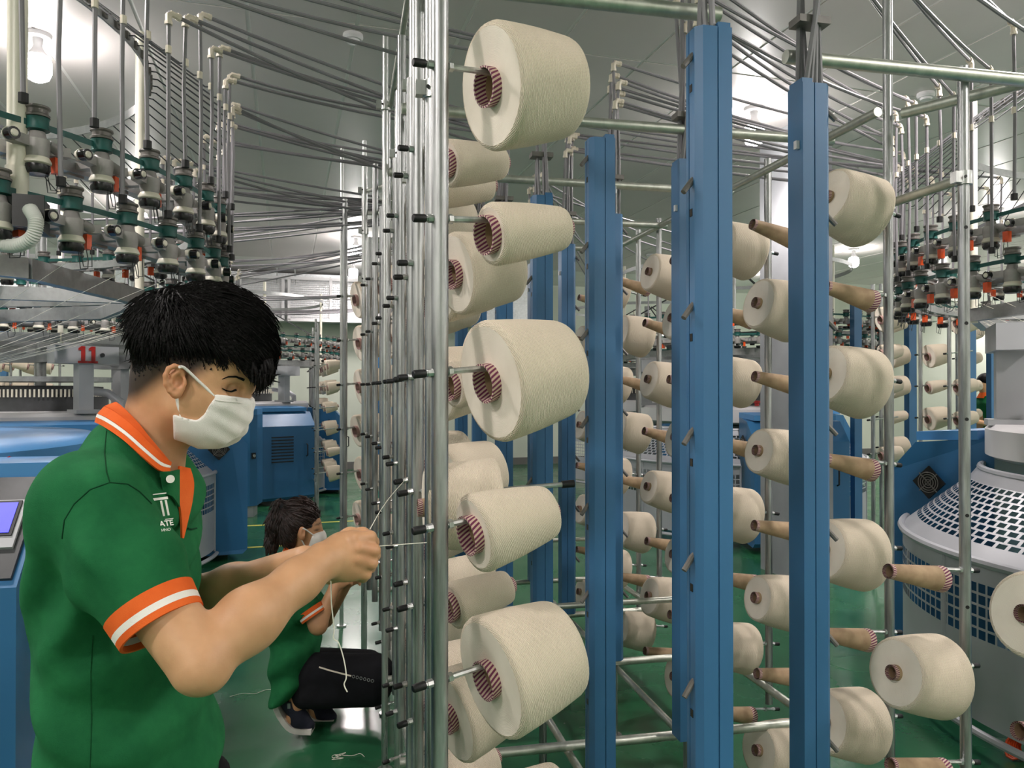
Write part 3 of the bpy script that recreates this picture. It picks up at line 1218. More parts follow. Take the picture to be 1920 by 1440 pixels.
            mb.bar(fc + d * .05 + s * sg * .010 + Vector((0, 0, .05)), fc - d * .05 + s * sg * .010 - Vector((0, 0, .05)), .006, .005)
            mb.bar(fc - d * .05 + s * sg * .010 + Vector((0, 0, .05)), fc + d * .05 + s * sg * .010 - Vector((0, 0, .05)), .006, .005)
            o = add('fan_rings', mb, 'wheel_grey', True, cb)
            o['kind'] = 'stuff'
        mb = MB()
        mb.box(c + d * 1.3 + Vector((0, 0, 0.03)), (0.30, 0.34, 0.06), M)
        add('foot', mb, 'dark_grey', False)
    # guards
    for (a0, a1) in guards:
        n = max(4, int(abs(a1 - a0) * rG / 0.048))
        mb = MB()
        solid_panel(mb, c, rG, rG, 0.12, 0.46, a0, a1, 24)
        guard_panel(mb, c, rG, rG, 0.46, 0.46 + 0.048 * 5, a0, a1, n, 5, 0.78)
        solid_panel(mb, c, rG, rG, 0.70, 0.765, a0, a1, 24)
        g = add('guard_door', mb, 'guard_grey', True)
        mb = MB()
        mb.ring(c + Vector((0, 0, 0.785)), rG + 0.005, 0.019, 40, 8, a0, a1)
        mb.ring(c + Vector((0, 0, 0.085)), rG + 0.02, 0.017, 40, 8, a0, a1)
        for a in (a0, a1, (a0 + a1) / 2):
            dd = Vector((math.cos(a), math.sin(a), 0))
            mb.tube([c + dd * rG + Vector((0, 0, 0.10)), c + dd * rG + Vector((0, 0, 0.78))], 0.010, 8)
        add('guard_rim', mb, 'guard_grey', True, g)
        if cone:
            mb = MB()
            r1 = rD + 0.03
            dr = rG - r1
            solid_panel(mb, c, rG - .01, rG - .01 - dr * .16, 0.79, 0.79 + .30 * .16, a0, a1, 32)
            guard_panel(mb, c, rG - .01 - dr * .16, rG - .01 - dr * .86, 0.79 + .30 * .16, 0.79 + .30 * .86, a0, a1 - (a1 - a0) / n * .5, int(n * .72), 9, 0.72, 0.5)
            solid_panel(mb, c, rG - .01 - dr * .86, r1, 0.79 + .30 * .86, 1.10, a0, a1, 32)
            add('guard_cone', mb, 'guard_grey', True)
    # feeders
    slots = []
    if feeders:
        for ti, z in enumerate(TIERS):
            for i in range(nslot):
                a = 2 * PI * (i + 0.5 * ti) / nslot
                p = c + Vector((math.cos(a) * 1.48, math.sin(a) * 1.48, z))
                px, py, zz = proj(p)
                if not (-140 < px < 2060 and zz > 0.6):
                    continue
                if hide and hide(px, py, zz, a):
                    continue
                f = link('feeder', FP['body'], t, p - c, (0, 0, a))
                for nm, ky in (('top_wheel', 'top_wheel'), ('belt_wheel', 'belt_wheel'), ('storage_spool', 'spool'), ('storage_ring', 'ring_white'), ('stop_tab', 'tab'),
                               ('wire_loop', 'wire'), ('tension_disc', 'tension_disc'), ('tension_body', 'tension_body')):
                    if det < 2 and ky in ('wire', 'tension_disc', 'tension_body', 'ring_white'):
                        continue
                    link(nm, FP[ky], f)
                slots.append((a, z, p))
    return t, slots, c


def wa(dx, dz):
    """angle in world of an offset given in camera right / depth"""
    v = cw(dx, 0, dz) - cw(0, 0, 0)
    return math.atan2(v.y, v.x)


cL = cw(-2.62, 0, 2.69)
c11 = cw(-3.90, 0, 6.40)
cR = cw(3.42, 0, 3.45)
cC = cw(2.45, 0, 8.6)
cD = cw(2.2, 0, 12.6)
mL, sL, CL_ = knitting_machine((cL.x, cL.y), 'circular knitting machine at left, nearest, with two rings of yarn feeders', [wa(-.3, 1.2), wa(-1, -.2)], [], drum='blue_light', rG=1.3, cone=False, colang=[wa(-1, -.5), wa(-1, .9), wa(-.2, -1)])
a1 = wa(1, -1.75)
a2 = wa(1.0, 0.12)
m11, s11, C11_ = knitting_machine((c11.x, c11.y), 'circular knitting machine numbered 11 behind the standing man', [a1, a2 + .42], [(a1 + .36, a2 + .10)], drum='drum_white', rG=1.36, rD=1.02, colang=[wa(.80, -.72), wa(-.9, -.1), wa(.2, 1)])
aR1, aR2 = wa(-.80, 1.3), wa(-.95, -.92)
mR, sR, CR_ = knitting_machine((cR.x, cR.y), 'circular knitting machine at right edge with conical perforated guard', [aR1, aR2], [(aR1 + .36, aR2 - .10 if aR2 > aR1 else aR2 + 2 * PI - .10)], rG=1.50, rD=1.12, colr=1.02, colang=[wa(-.9, .43), wa(.5, .9), wa(.3, -1)])
b1, b2 = wa(-.45, -1), wa(1, -1)
mC, sC, CC_ = knitting_machine((cC.x, cC.y), 'knitting machine seen through the creel behind the grey pillar', [b1 + .55, b1 + 2.6], [(b1 - 1.3, b1 + .2), (b1 + .9, b1 + 2.0)], rG=1.36, rD=1.0, det=1)
mD, sD, CD_ = knitting_machine((cD.x, cD.y), 'farthest knitting machine, seen between the blue columns', [b1 + .7, b1 + 2.9], [(b1 - 1.3, b1 + .3)], rG=1.36, rD=1.0, det=1)
cE = cw(-4.0, 0, 11.2)
mE, sE, CE_ = knitting_machine((cE.x, cE.y), 'far knitting machine near the back wall, behind machine 11', [a1 + .2, a2 + .1], [(a1 + .6, a2 - .3)], rG=1.36, rD=1.02, det=1)
cG = cw(8.2, 0, 10.0)
mG, sG, CG_ = knitting_machine((cG.x, cG.y), 'far knitting machine at right behind the second creel', [wa(-.2, -1), wa(1, .5)], [(wa(-.2, -1) - 1.6, wa(-.2, -1) - .4)], rG=1.36, rD=1.0, det=1)

# plate with the number 11
def text_mesh(s, size, depth, bold=False):
    cu = bpy.data.curves.new('txt', 'FONT')
    cu.body = s
    cu.size = size
    cu.extrude = depth
    cu.align_x = 'CENTER'
    cu.align_y = 'CENTER'
    if bold:
        cu.offset = size * 0.02
    o = bpy.data.objects.new('txt', cu)
    COL.objects.link(o)
    dg = bpy.context.evaluated_depsgraph_get()
    me = bpy.data.meshes.new_from_object(o.evaluated_get(dg))
    bpy.data.objects.remove(o, do_unlink=True)
    return me


aP = wa(.80, -.72)
dP = Vector((math.cos(aP), math.sin(aP), 0))
pp = C11_ + dP * (0.95 + 0.082) + Vector((0, 0, 1.755))
digit = MB()
for sx in (-0.034, 0.036):
    # slab-serif one
    digit.prism([(sx + .016, -.060), (sx + .016, .062), (sx - .010, .062), (sx - .030, .046), (sx - .030, .032), (sx - .012, .034), (sx - .012, -.044), (sx - .012, -.060)], 0, 0.003)
    digit.box((sx, -.054, .0015), (0.066, 0.016, 0.003))
me = digit.mesh('plate_number', 'red_paint', False)
o = link('plate_number', me, m11, pp - m11.location, None)
o.rotation_euler = Matrix((Vector((-dP.y, dP.x, 0)), Vector((0, 0, 1)), dP)).transposed().to_euler()
o['label'] = 'red slab-serif number 11'
mb = MB()
q = pp + Vector((-dP.y, dP.x, 0)) * 0.10
mb.tube([q, q + dP * 0.012], 0.016, 14)
obj('knob', mb, 'dark_grey', m11)
# red push button on the drum of 11 and R
for mm, cc, aa in ((m11, C11_, aP + .25), (mC, CC_, b1 + .4), (mR, CR_, wa(-.9, .15))):
    mb = MB()
    p = cc + Vector((math.cos(aa) * .93, math.sin(aa) * .93, 1.335))
    mb.lathe([(0, 0), (.022, 0), (.022, .03), (.036, .032), (.036, .05), (0, .056)], 16, p)
    obj('stop_button', mb, 'red_paint', mm)
# drum pictograms on machine R
aa = wa(-.97, -.25)
for i, (da, dz, mt, w) in enumerate(((0.0, .262, 'blue_cable', .026), (0.0, .212, 'rubber', .024))):
    dd = Vector((math.cos(aa + da), math.sin(aa + da), 0))
    mb = MB()
    mb.box(CR_ + dd * 1.1215 + Vector((0, 0, 1.0 + dz)), (0.003, w, 0.036), Matrix.Rotation(aa + da, 3, 'Z'))
    obj('warning_sticker', mb, mt, mR, True, False)

# control console of the nearest left machine
cp = pt(-35, 1100, 2.0)
con = thing('control_console', 'blue control console with small lit blue screen at left edge', 'console', (cp.x, cp.y, 0))
Mz = Matrix.Rotation(-YAW + 0.25, 3, 'Z')
def cpl(x, y, z):
    return Vector((cp.x, cp.y, 0)) + Mz @ Vector((x, y, z))
mb = MB()
prof = [(-.16, 0.0), (.24, 0.0), (.24, 1.24), (.10, 1.27), (-.16, 1.02)]
b = 0
for sx in (-0.30, 0.135):
    for (yy, zz) in prof:
        mb.v.append(cpl(sx, yy, zz))
m = len(prof)
for j in range(m):
    j2 = (j + 1) % m
    mb.face((j, m + j, m + j2, j2))
mb.face(list(range(m)))
mb.face([m + j for j in range(m)][::-1])
obj('console_body', mb, 'blue_machine', con, True, False)
sl = (Vector((0, .26, .25))).normalized()
nrm = Vector((0, -.25, .26)).normalized()
Ms = Mz @ Matrix((Vector((1, 0, 0)), sl, nrm)).transposed()
cc = cpl(-0.08, -.03, 1.145)
mb = MB(); mb.box(cc + Mz @ (nrm * .004), (0.40, 0.32, 0.012), Ms)
obj('panel_plate', mb, 'dark_grey', con, True, False)
mb = MB(); mb.box(cpl(0.02, -.03, 1.145) + Mz @ (nrm * .012), (0.17, 0.15, 0.014), Ms)
pl = obj('screen_bezel', mb, 'machine_grey', con, True, False)
mb = MB(); mb.box(cpl(0.03, -.02, 1.155) + Mz @ (nrm * .021), (0.13, 0.11, 0.004), Ms)
obj('screen_frame', mb, 'rubber', pl, True, False)
mb = MB(); mb.box(cpl(0.03, -.02, 1.155) + Mz @ (nrm * .0235), (0.115, 0.095, 0.003), Ms)
obj('screen', mb, 'screen_blue', pl, True, False)
mb = MB()
mb.box(cpl(0.136, .03, .45), (0.003, .36, .006), Mz)
mb.box(cpl(0.136, -.02, .22), (0.003, .006, .44), Mz)
obj('panel_gap', mb, 'rubber', con, True, False)
mb = MB()
mb.box(cpl(-0.08, .20, 1.275), (0.44, 0.22, 0.05), Mz)
obj('top_cover', mb, 'blue_light', con, True, False)
for i, mt in enumerate(('red_cable', 'blue_cable')):
    mb = MB()
    a = pt(-20, 875 + 20 * i, 2.3)
    pts = [a, pt(18, 858 + 14 * i, 2.28), pt(42, 880 - 18 * i, 2.3), pt(34 + 6 * i, 905, 2.3), pt(10, 895, 2.32)]
    mb.tube(pts, 0.005, 8)
    obj('cable', mb, mt, con)
mb = MB()
c3 = pt(-8, 905, 2.35)
mb.lathe([(0, 1.2), (.075, 1.2), (.075, 1.265), (.06, 1.28), (0, 1.28)], 28, (c3.x, c3.y, 0))
obj('white_pot', mb, 'drum_white', con)

# second blue cabinet standing farther back by the aisle
cb = pt(458, 900, 9.2)
t = thing('machine_cabinet', 'blue upright cabinet with sloping light top near far wall', 'cabinet', (cb.x, cb.y, 0))
Mq = Matrix.Rotation(-YAW + .12, 3, 'Z')
mb = MB()
poly = [(-.24, -.16), (.10, -.16), (.17, -.09), (.17, .22), (-.24, .22)]
pw = [(Mq @ Vector((a, b, 0))) for a, b in poly]
mb.prism([(p.x, p.y) for p in pw], 0.13, 1.20, (cb.x, cb.y, 0))
obj('cabinet_body', mb, 'blue_machine', t, True, False)
mb = MB()
mb.prism([(p.x * .98, p.y * .98) for p in pw], 1.20, 1.27, (cb.x, cb.y, 0))
obj('cabinet_top', mb, 'blue_light', t, True, False)
mb = MB()
mb.box((cb.x, cb.y, 0.065), (0.26, 0.24, 0.13), Mq)
obj('foot', mb, 'machine_grey', t, True, False)
mb = MB()
kq = Vector((cb.x, cb.y, .72)) + Mq @ Vector((.135, -.13, 0))
dn = (Mq @ Vector((.7, -.7, 0)))
mb.box(kq, (0.05, 0.02, 0.07), Mq @ Matrix.Rotation(PI / 4, 3, 'Z'))
lk = obj('lock_recess', mb, 'rubber', t, True, False)
mb = MB()
mb.tube([kq, kq + dn * 0.02], 0.018, 14)
obj('lock', mb, 'bright_steel', lk)

# ------------------------------------------------------------------ plastic yarn tubes
tube_n = [0]


def yarn_tube(start, top, over, end, label, group, r=0.0066, sag=0.03, cap=True):
    """start at a column, up to top, elbow, across to over, elbow, down to end"""
    start, top, over, end = map(Vector, (start, top, over, end))
    t = thing('yarn_tube', label, 'tube', start, group)
    m = 8
    run = []
    for i in range(m + 1):
        u = i / m
        p = top.lerp(over, u)
        p.z -= sag * 4 * u * (1 - u)
        run.append(p)
    mb = MB()
    path = [start, start.lerp(top, .5) + Vector((R.uniform(-.006, .006), R.uniform(-.006, .006), 0))] + run + [over.lerp(end, .5) + Vector((R.uniform(-.008, .008), R.uniform(-.008, .008), 0)), end]
    mb.tube([start, path[1], top], r, 7)
    mb.tube(run, r, 7)
    mb.tube([over, path[-2], end], r, 7)
    obj('pipe', mb, 'tube_grey', t)
    for (a, b, c2) in ((path[1], top, run[1]), (run[-2], over, path[-2])):
        u = (Vector(a) - b).normalized() * 0.038
        w = (Vector(c2) - b).normalized() * 0.038
        mb = MB()
        mb.tube([b + u, b + u * .25, b + w * .25, b + w], 0.0108, 8)
        mb.tube([b + u * .75, b + u * 1.02], 0.0125, 8)
        mb.tube([b + w * .75, b + w * 1.02], 0.0125, 8)
        obj('elbow', mb, 'ivory', t)
    if cap:
        mb = MB()
        mb.tube([end + Vector((0, 0, .012)), end - Vector((0, 0, .012))], 0.0125, 8)
        obj('end_sleeve', mb, 'rubber', t)
    return t


def column_tubes(colxy, slots, Cm, mname, H0, H1, cname, spread, side):
    """eight tubes from one column to the given feeder slots"""
    n = len(slots)
    x, y = colxy
    ux = Vector((Cm.x - x, Cm.y - y, 0)).normalized()
    sx = Vector((-ux.y, ux.x, 0))
    for i, (a, z, p) in enumerate(slots):
        u = (i + .5) / n - .5
        s = Vector((x + (i % 4 - 1.5) * 0.017, y + (i // 4 - .5) * 0.022, CZ1 - 0.05))
        H = H0 + (H1 - H0) * (((i * 3) % n) / max(1, n - 1))
        top = Vector((x, y, H)) + sx * (u * spread) + ux * 0.02 * (i % 2)
        ov = Vector((Cm.x + math.cos(a) * 1.545, Cm.y + math.sin(a) * 1.545, H + R.uniform(-.02, .02))) + Vector((-math.sin(a), math.cos(a), 0)) * -0.06
        e = Vector((ov.x, ov.y, z + 0.10))
        sg_ = (ov - top)
        sg_.z = 0
        tt = max(0, min(1, (Vector((P_.x, P_.y, top.z)) - top).dot(sg_) / sg_.length_squared))
        if ((top + sg_ * tt).xy - P_.xy).length < 0.32:
            continue
        yarn_tube(s, top, ov, e, 'grey plastic yarn tube from %s blue column to %s' % (cname, mname), 'yarn tubes from %s blue column' % cname, sag=R.uniform(.01, .05))
    # comb clips on the bunch
    for zz in (CZ1 + 0.16,):
        mb = MB()
        mb.box((x, y - 0.002, zz), (0.085, 0.05, 0.018))
        obj('tube_comb', mb, 'wheel_grey', creel, True, False)


def pick(slots, Cm, target, n, step=1):
    """slots ordered round the ring starting from those facing the target"""
    ta = math.atan2(target[1] - Cm.y, target[0] - Cm.x)

    def rel(a):
        return (a - ta + PI) % (2 * PI) - PI
    return sorted(slots, key=lambda q: rel(q[0]))


orderL = pick(sL, CL_, (0.74, 2.6), 0)
selL = [q for q in orderL if proj(q[2])[0] > 60 and abs(((q[0] - math.atan2(2.4 - CL_.y, .74 - CL_.x)) + PI) % (2 * PI) - PI) < 1.75]
nL = len(selL)
chunks = [[] for _ in range(6)]
for q in selL:
    ty = q[2].y + 0.60
    i = min(range(1, 6), key=lambda j: abs(COLS1[j][1] - ty))
    chunks[i].append(q)
nearL = [q for q in orderL if q not in selL and q[2].x > CL_.x + .1 and q[2].y < CL_.y][:8]
chunks[0] = nearL
for i in range(6):
    if chunks[i]:
        column_tubes(COLS1[i], chunks[i][:12], CL_, 'nearest left machine', (2.80, 2.76, 2.72, 2.68, 2.64, 2.60)[i], (2.92, 2.88, 2.84, 2.80, 2.76, 2.70)[i], ORD[i] + ' left-hand', 0.20, -1)
order11 = [q for q in pick(s11, C11_, (0.74, 4.6), 0) if abs(((q[0] - math.atan2(4.6 - C11_.y, .74 - C11_.x)) + PI) % (2 * PI) - PI) < 1.5]
h = len(order11) // 2
step = max(1, h // 8)
column_tubes(COLS1[4], order11[:h:step][:9], C11_, 'machine 11', 2.50, 2.62, ORD[4] + ' left-hand', 0.16, -1)
column_tubes(COLS1[5], order11[h::step][:9], C11_, 'machine 11', 2.48, 2.62, ORD[5] + ' left-hand', 0.16, -1)
selR = [q for q in pick(sR, CR_, (1.12, 2.7), 0) if abs(((q[0] - math.atan2(2.7 - CR_.y, 1.12 - CR_.x)) + PI) % (2 * PI) - PI) < 1.6]
selR = [q for q in selR[::-1] if proj(q[2])[2] > 2.75]
nR = len(selR)
for i in range(4):
    lo, hi = int(i * nR / 4), int((i + 1) * nR / 4)
    ch = selR[lo:hi]
    st = max(1, len(ch) // 8)
    column_tubes(COLS2[i], ch[::st][:8], CR_, 'right-edge machine', 2.72, 2.90, ORD[i] + ' right-hand', 0.17, 1)
selC = [q for q in pick(sC, CC_, (1.12, 4.6), 0) if abs(((q[0] - math.atan2(4.6 - CC_.y, 1.12 - CC_.x)) + PI) % (2 * PI) - PI) < 1.3]
column_tubes(COLS2[4], selC[::max(1, len(selC) // 9)][:9], CC_, 'machine behind the pillar', 2.66, 2.86, ORD[4] + ' right-hand', 0.17, 1)

# holder rods from the ring to the drop tubes on the two nearest machines
for (mm, Cm, sel) in ((mL, CL_, selL), (mR, CR_, selR)):
    seen = set()
    for (a, z, p) in sel:
        ky = round(a, 2)
        if ky in seen:
            continue
        seen.add(ky)
        d = Vector((math.cos(a), math.sin(a), 0))
        s = Vector((-d.y, d.x, 0))
        A = Cm + d * 1.228 + Vector((0, 0, 2.78))
        B = Cm + d * 1.545 - s * .06 + Vector((0, 0, 2.50))
        B2 = Vector((B.x, B.y, 2.78 - .20))
        mb = MB()
        mb.tube([A, A + d * .03, B2 - d * .02, B2], 0.003, 6)
        rd = obj('holder_rod', mb, 'dark_grey', mm)
        mb = MB()
        mb.box(A + d * .004, (0.014, 0.022, 0.026), Matrix.Rotation(a, 3, 'Z'))
        obj('holder_clip', mb, 'wheel_grey', rd, True, False)
        mb = MB()
        mb.tube([B2 + Vector((0, 0, .012)), B2 - Vector((0, 0, .012))], 0.0095, 8)
        obj('tube_clip', mb, 'ivory', rd)

# threads running from the feeders to the knitting heads
for (Cm, sel, nm) in ((CL_, selL, 'nearest left machine'), (CR_, selR, 'right-edge machine')):
    for (a, z, p) in sel[::2]:
        d = Vector((math.cos(a), math.sin(a), 0))
        mb = MB()
        A = p + Vector((0, 0, -.10)) + d * .02
        B = Cm + Vector((math.cos(a + .25) * .52, math.sin(a + .25) * .52, 1.55))
        mb.tube([A, A.lerp(B, .5) - Vector((0, 0, .01)), B], 0.0008, 4)
        o = origin_mesh('yarn_thread', mb, 'thread', B)
        tag(o, 'fine white yarn stretched from feeder to knitting head of %s' % nm, 'thread', 'yarn threads of %s' % nm)

# cream pipe with housing and corrugated hose, upper left
p0 = pt(30, 370, 2.02)
t = thing('lint_blower', 'cream vertical pipe with grey housing and corrugated hose at upper left', 'blower', (p0.x, p0.y, p0.z))
mb = MB()
mb.tube([(p0.x, p0.y, p0.z - .02), (p0.x, p0.y, p0.z + .08)], 0.0275, 20)
mb.tube([(p0.x, p0.y, p0.z + .08), (p0.x, p0.y, CEIL - .001)], 0.0235, 20)
obj('pipe', mb, 'pipe_cream', t)
hc = pt(18, 402, 2.02)
mb = MB()
Mh = Matrix.Rotation(-YAW + .35, 3, 'Z')
mb.box(hc, (0.16, 0.11, 0.085), Mh)
mb.box(pt(-10, 400, 2.0), (0.05, 0.13, 0.10), Mh)
hz = obj('housing', mb, 'dark_grey', t, True, False)
mb = MB()
fr = pt(52, 395, 1.955)
mb.box(fr, (0.070, 0.01, 0.082), Mh)
obj('socket_plate', mb, 'black_plastic', hz, True, False)
mb = MB()
path, rr = [], []
P4 = [pt(55, 392, 1.95), pt(66, 415, 1.93), pt(58, 446, 1.93), pt(24, 461, 1.95), pt(-16, 452, 1.96), pt(-50, 430, 1.98)]
for i in range(90):
    u = i / 89 * (len(P4) - 1)
    j = min(int(u), len(P4) - 2)
    w = u - j
    a, b, c2, e = P4[max(j - 1, 0)], P4[j], P4[j + 1], P4[min(j + 2, len(P4) - 1)]
    q = 0.5 * ((2 * b) + (c2 - a) * w + (2 * a - 5 * b + 4 * c2 - e) * w * w + (3 * b - a - 3 * c2 + e) * w ** 3)
    path.append(q)
    rr.append(0.0155 if i % 2 else 0.0180)
mb.tube(path, rr, 14)
obj('corrugated_hose', mb, 'hose_grey', t)
# ------------------------------------------------------------------ people: smooth distance-field surfaces
class Field:
    """signed distance grid in camera-aligned metres (right, height, depth)"""

    def __init__(self, lo, hi, h):
        self.h = h
        self.lo = np.array(lo, dtype=np.float32)
        n = np.ceil((np.array(hi) - self.lo) / h).astype(int) + 1
        self.n = n
        self.F = np.full(tuple(n), 1.0, dtype=np.float32)
        self.ax = [self.lo[i] + h * np.arange(n[i], dtype=np.float32) for i in range(3)]

    def win(self, lo, hi, pad):
        s = []
        for i in range(3):
            a = int(np.floor((lo[i] - pad - self.lo[i]) / self.h))
            b = int(np.ceil((hi[i] + pad - self.lo[i]) / self.h)) + 1
            s.append(slice(max(a, 0), min(max(b, 0), self.n[i])))
        if any(q.start >= q.stop for q in s):
            return None, None
        return tuple(s), np.meshgrid(*[self.ax[i][s[i]] for i in range(3)], indexing='ij', sparse=True)

    def put(self, s, d, k, op='add'):
        A = self.F[s]
        if op == 'sub':
            d = -d
            h_ = np.maximum(k - np.abs(A - d), 0) / k if k > 0 else 0
            self.F[s] = np.maximum(A, d) + (h_ * h_ * k * .25 if k > 0 else 0)
        else:
            h_ = np.maximum(k - np.abs(A - d), 0) / k if k > 0 else 0
            self.F[s] = np.minimum(A, d) - (h_ * h_ * k * .25 if k > 0 else 0)

    def cap(self, a, b, ra, rb, k=0.02, op='add', flat=None):
        a, b = np.array(a, float), np.array(b, float)
        rm = max(ra, rb)
        s, g = self.win(np.minimum(a, b) - rm, np.maximum(a, b) + rm, k + .03)
        if s is None:
            return self
        ba = b - a
        L2 = max(ba @ ba, 1e-9)
        t = np.clip(((g[0] - a[0]) * ba[0] + (g[1] - a[1]) * ba[1] + (g[2] - a[2]) * ba[2]) / L2, 0, 1)
        fl = flat or (1, 1, 1)
        d = np.sqrt(((g[0] - a[0] - t * ba[0]) * fl[0]) ** 2 + ((g[1] - a[1] - t * ba[1]) * fl[1]) ** 2 + ((g[2] - a[2] - t * ba[2]) * fl[2]) ** 2) - (ra + (rb - ra) * t)
        self.put(s, d.astype(np.float32), k, op)
        return self

    def ell(self, c, r, k=0.02, tilt=0.0, op='add', yaw=0.0):
        """ellipsoid, tilted in the right/height plane (positive = nose down to the right)"""
        c = np.array(c, float)
        rm = max(r)
        s, g = self.win(c - rm, c + rm, k + .03)
        if s is None:
            return self
        x, y, z = g[0] - c[0], g[1] - c[1], g[2] - c[2]
        ct, st = math.cos(tilt), math.sin(tilt)
        x, y = x * ct - y * st, x * st + y * ct
        cy, sy = math.cos(yaw), math.sin(yaw)
        x, z = x * cy - z * sy, x * sy + z * cy
        q = np.sqrt((x / r[0]) ** 2 + (y / r[1]) ** 2 + (z / r[2]) ** 2)
        q2 = np.sqrt((x / r[0] ** 2) ** 2 + (y / r[1] ** 2) ** 2 + (z / r[2] ** 2) ** 2) + 1e-6
        d = q * (q - 1) / q2
        self.put(s, d.astype(np.float32), k, op)
        return self

    def loft(self, rows, k=0.02, zc=None, pw=2.3, op='add'):
        """rows: (height, x0, x1, zcentre, halfz) from top to bottom"""
        rows = sorted(rows)
        H = np.array([r[0] for r in rows])
        lo = (min(r[1] for r in rows), H[0], min(r[3] - r[4] for r in rows))
        hi = (max(r[2] for r in rows), H[-1], max(r[3] + r[4] for r in rows))
        s, g = self.win(lo, hi, k + .05)
        y = g[1]
        x0 = np.interp(y, H, [r[1] for r in rows])
        x1 = np.interp(y, H, [r[2] for r in rows])
        zc = np.interp(y, H, [r[3] for r in rows])
        hz = np.interp(y, H, [r[4] for r in rows])
        cx, hx = (x0 + x1) / 2, (x1 - x0) / 2
        q = (np.abs((g[0] - cx) / hx) ** pw + np.abs((g[2] - zc) / hz) ** pw) ** (1 / pw)
        d = (q - 1) * np.minimum(hx, hz) * 0.9
        d = np.maximum(d, np.maximum(y - H[-1], H[0] - y))
        self.put(s, d.astype(np.float32), k, op)
        return self

    def grid(self):
        return np.meshgrid(*self.ax, indexing='ij', sparse=True)

    def mesh(self):
        F = self.F
        sgn = F < 0
        nx, ny, nz = F.shape
        cnt = np.zeros((nx - 1, ny - 1, nz - 1), np.int8)
        for dx in (0, 1):
            for dy in (0, 1):
                for dz in (0, 1):
                    cnt += sgn[dx:nx - 1 + dx, dy:ny - 1 + dy, dz:nz - 1 + dz]
        act = (cnt > 0) & (cnt < 8)
        I = np.argwhere(act)
        ids = np.full(act.shape, -1, np.int64)
        ids[act] = np.arange(len(I))
        acc = np.zeros((len(I), 3))
        num = np.zeros(len(I))
        cor = [(a, b, c) for a in (0, 1) for b in (0, 1) for c in (0, 1)]
        for a in cor:
            for ax_ in range(3):
                if a[ax_] == 1:
                    continue
                b = list(a)
                b[ax_] = 1
                fa = F[I[:, 0] + a[0], I[:, 1] + a[1], I[:, 2] + a[2]]
                fb = F[I[:, 0] + b[0], I[:, 1] + b[1], I[:, 2] + b[2]]
                cr = (fa < 0) != (fb < 0)
                t = np.where(cr, fa / np.where(cr, fa - fb, 1), 0)
                pos = np.array(a, float)[None, :].repeat(len(I), 0)
                pos[:, ax_] += t
                acc += pos * cr[:, None]
                num += cr
        V = (I + acc / num[:, None]) * self.h + self.lo
        faces = []
        for ax_ in range(3):
            o1, o2 = (ax_ + 1) % 3, (ax_ + 2) % 3
            sl0 = [slice(None)] * 3
            sl1 = [slice(None)] * 3
            sl0[ax_] = slice(0, -1)
            sl1[ax_] = slice(1, None)
            ch = sgn[tuple(sl0)] != sgn[tuple(sl1)]
            E = np.argwhere(ch)
            E = E[(E[:, o1] > 0) & (E[:, o2] > 0) & (E[:, o1] < F.shape[o1] - 1) & (E[:, o2] < F.shape[o2] - 1)]
            ins = sgn[E[:, 0], E[:, 1], E[:, 2]]
            q = []
            for (d1, d2) in ((-1, -1), (0, -1), (0, 0), (-1, 0)):
                C = E.copy()
                C[:, o1] += d1
                C[:, o2] += d2
                q.append(ids[C[:, 0], C[:, 1], C[:, 2]])
            q = np.stack(q, 1)
            # camera frame (right, up, depth) is left-handed, so winding is mirrored
            q = np.where(ins[:, None], q[:, ::-1], q)
            faces.append(q)
        Q = np.concatenate(faces)
        return V, Q[(Q >= 0).all(1)]


def smooth_verts(V, Q, it=2, lam=0.5):
    e = np.concatenate([Q[:, [0, 1]], Q[:, [1, 2]], Q[:, [2, 3]], Q[:, [3, 0]]])
    for s in range(it):
        acc = np.zeros_like(V)
        n = np.zeros(len(V))
        np.add.at(acc, e[:, 0], V[e[:, 1]])
        np.add.at(acc, e[:, 1], V[e[:, 0]])
        np.add.at(n, e[:, 0], 1)
        np.add.at(n, e[:, 1], 1)
        V = V + lam * (acc / np.maximum(n, 1)[:, None] - V)
    return V


def to_world(V):
    return np.stack([CY * V[:, 0] + SY * V[:, 2], -SY * V[:, 0] + CY * V[:, 2], V[:, 1]], 1)


def field_obj(name, fld, mat, parent, tint=None, it=2):
    V, Q = [], []
    nv = 0
    for q_ in (fld if isinstance(fld, list) else [fld]):
        v1, f1 = q_.mesh()
        v1 = smooth_verts(v1, f1, it)
        V.append(v1)
        Q.append(f1 + nv)
        nv += len(v1)
    V, Q = np.concatenate(V), np.concatenate(Q)
    W = to_world(V)
    me = bpy.data.meshes.new(name)
    base = np.array(parent.location) if parent is not None else 0
    me.vertices.add(len(W))
    me.vertices.foreach_set('co', (W - base).astype(np.float32).ravel())
    me.loops.add(len(Q) * 4)
    me.loops.foreach_set('vertex_index', Q.astype(np.int32).ravel())
    me.polygons.add(len(Q))
    me.polygons.foreach_set('loop_start', np.arange(0, len(Q) * 4, 4, dtype=np.int32))
    me.polygons.foreach_set('use_smooth', np.ones(len(Q), dtype=bool))
    me.update(calc_edges=True)
    me.materials.append(MATS[mat])
    if tint is not None:
        at = me.color_attributes.new('tint', 'FLOAT_COLOR', 'POINT')
        c = np.ones((len(V), 4), np.float32)
        c[:, :3] = tint(V)
        at.data.foreach_set('color', c.ravel())
    o = link(name, me, parent)
    bvh = BVHTree.FromPolygons([tuple(p) for p in W], [tuple(q) for q in Q])
    return o, bvh


def c3(px, py, z):
    return np.array([(px - CXP) / FPX * z, CAMH + (HOR - py) / FPX * z, z])


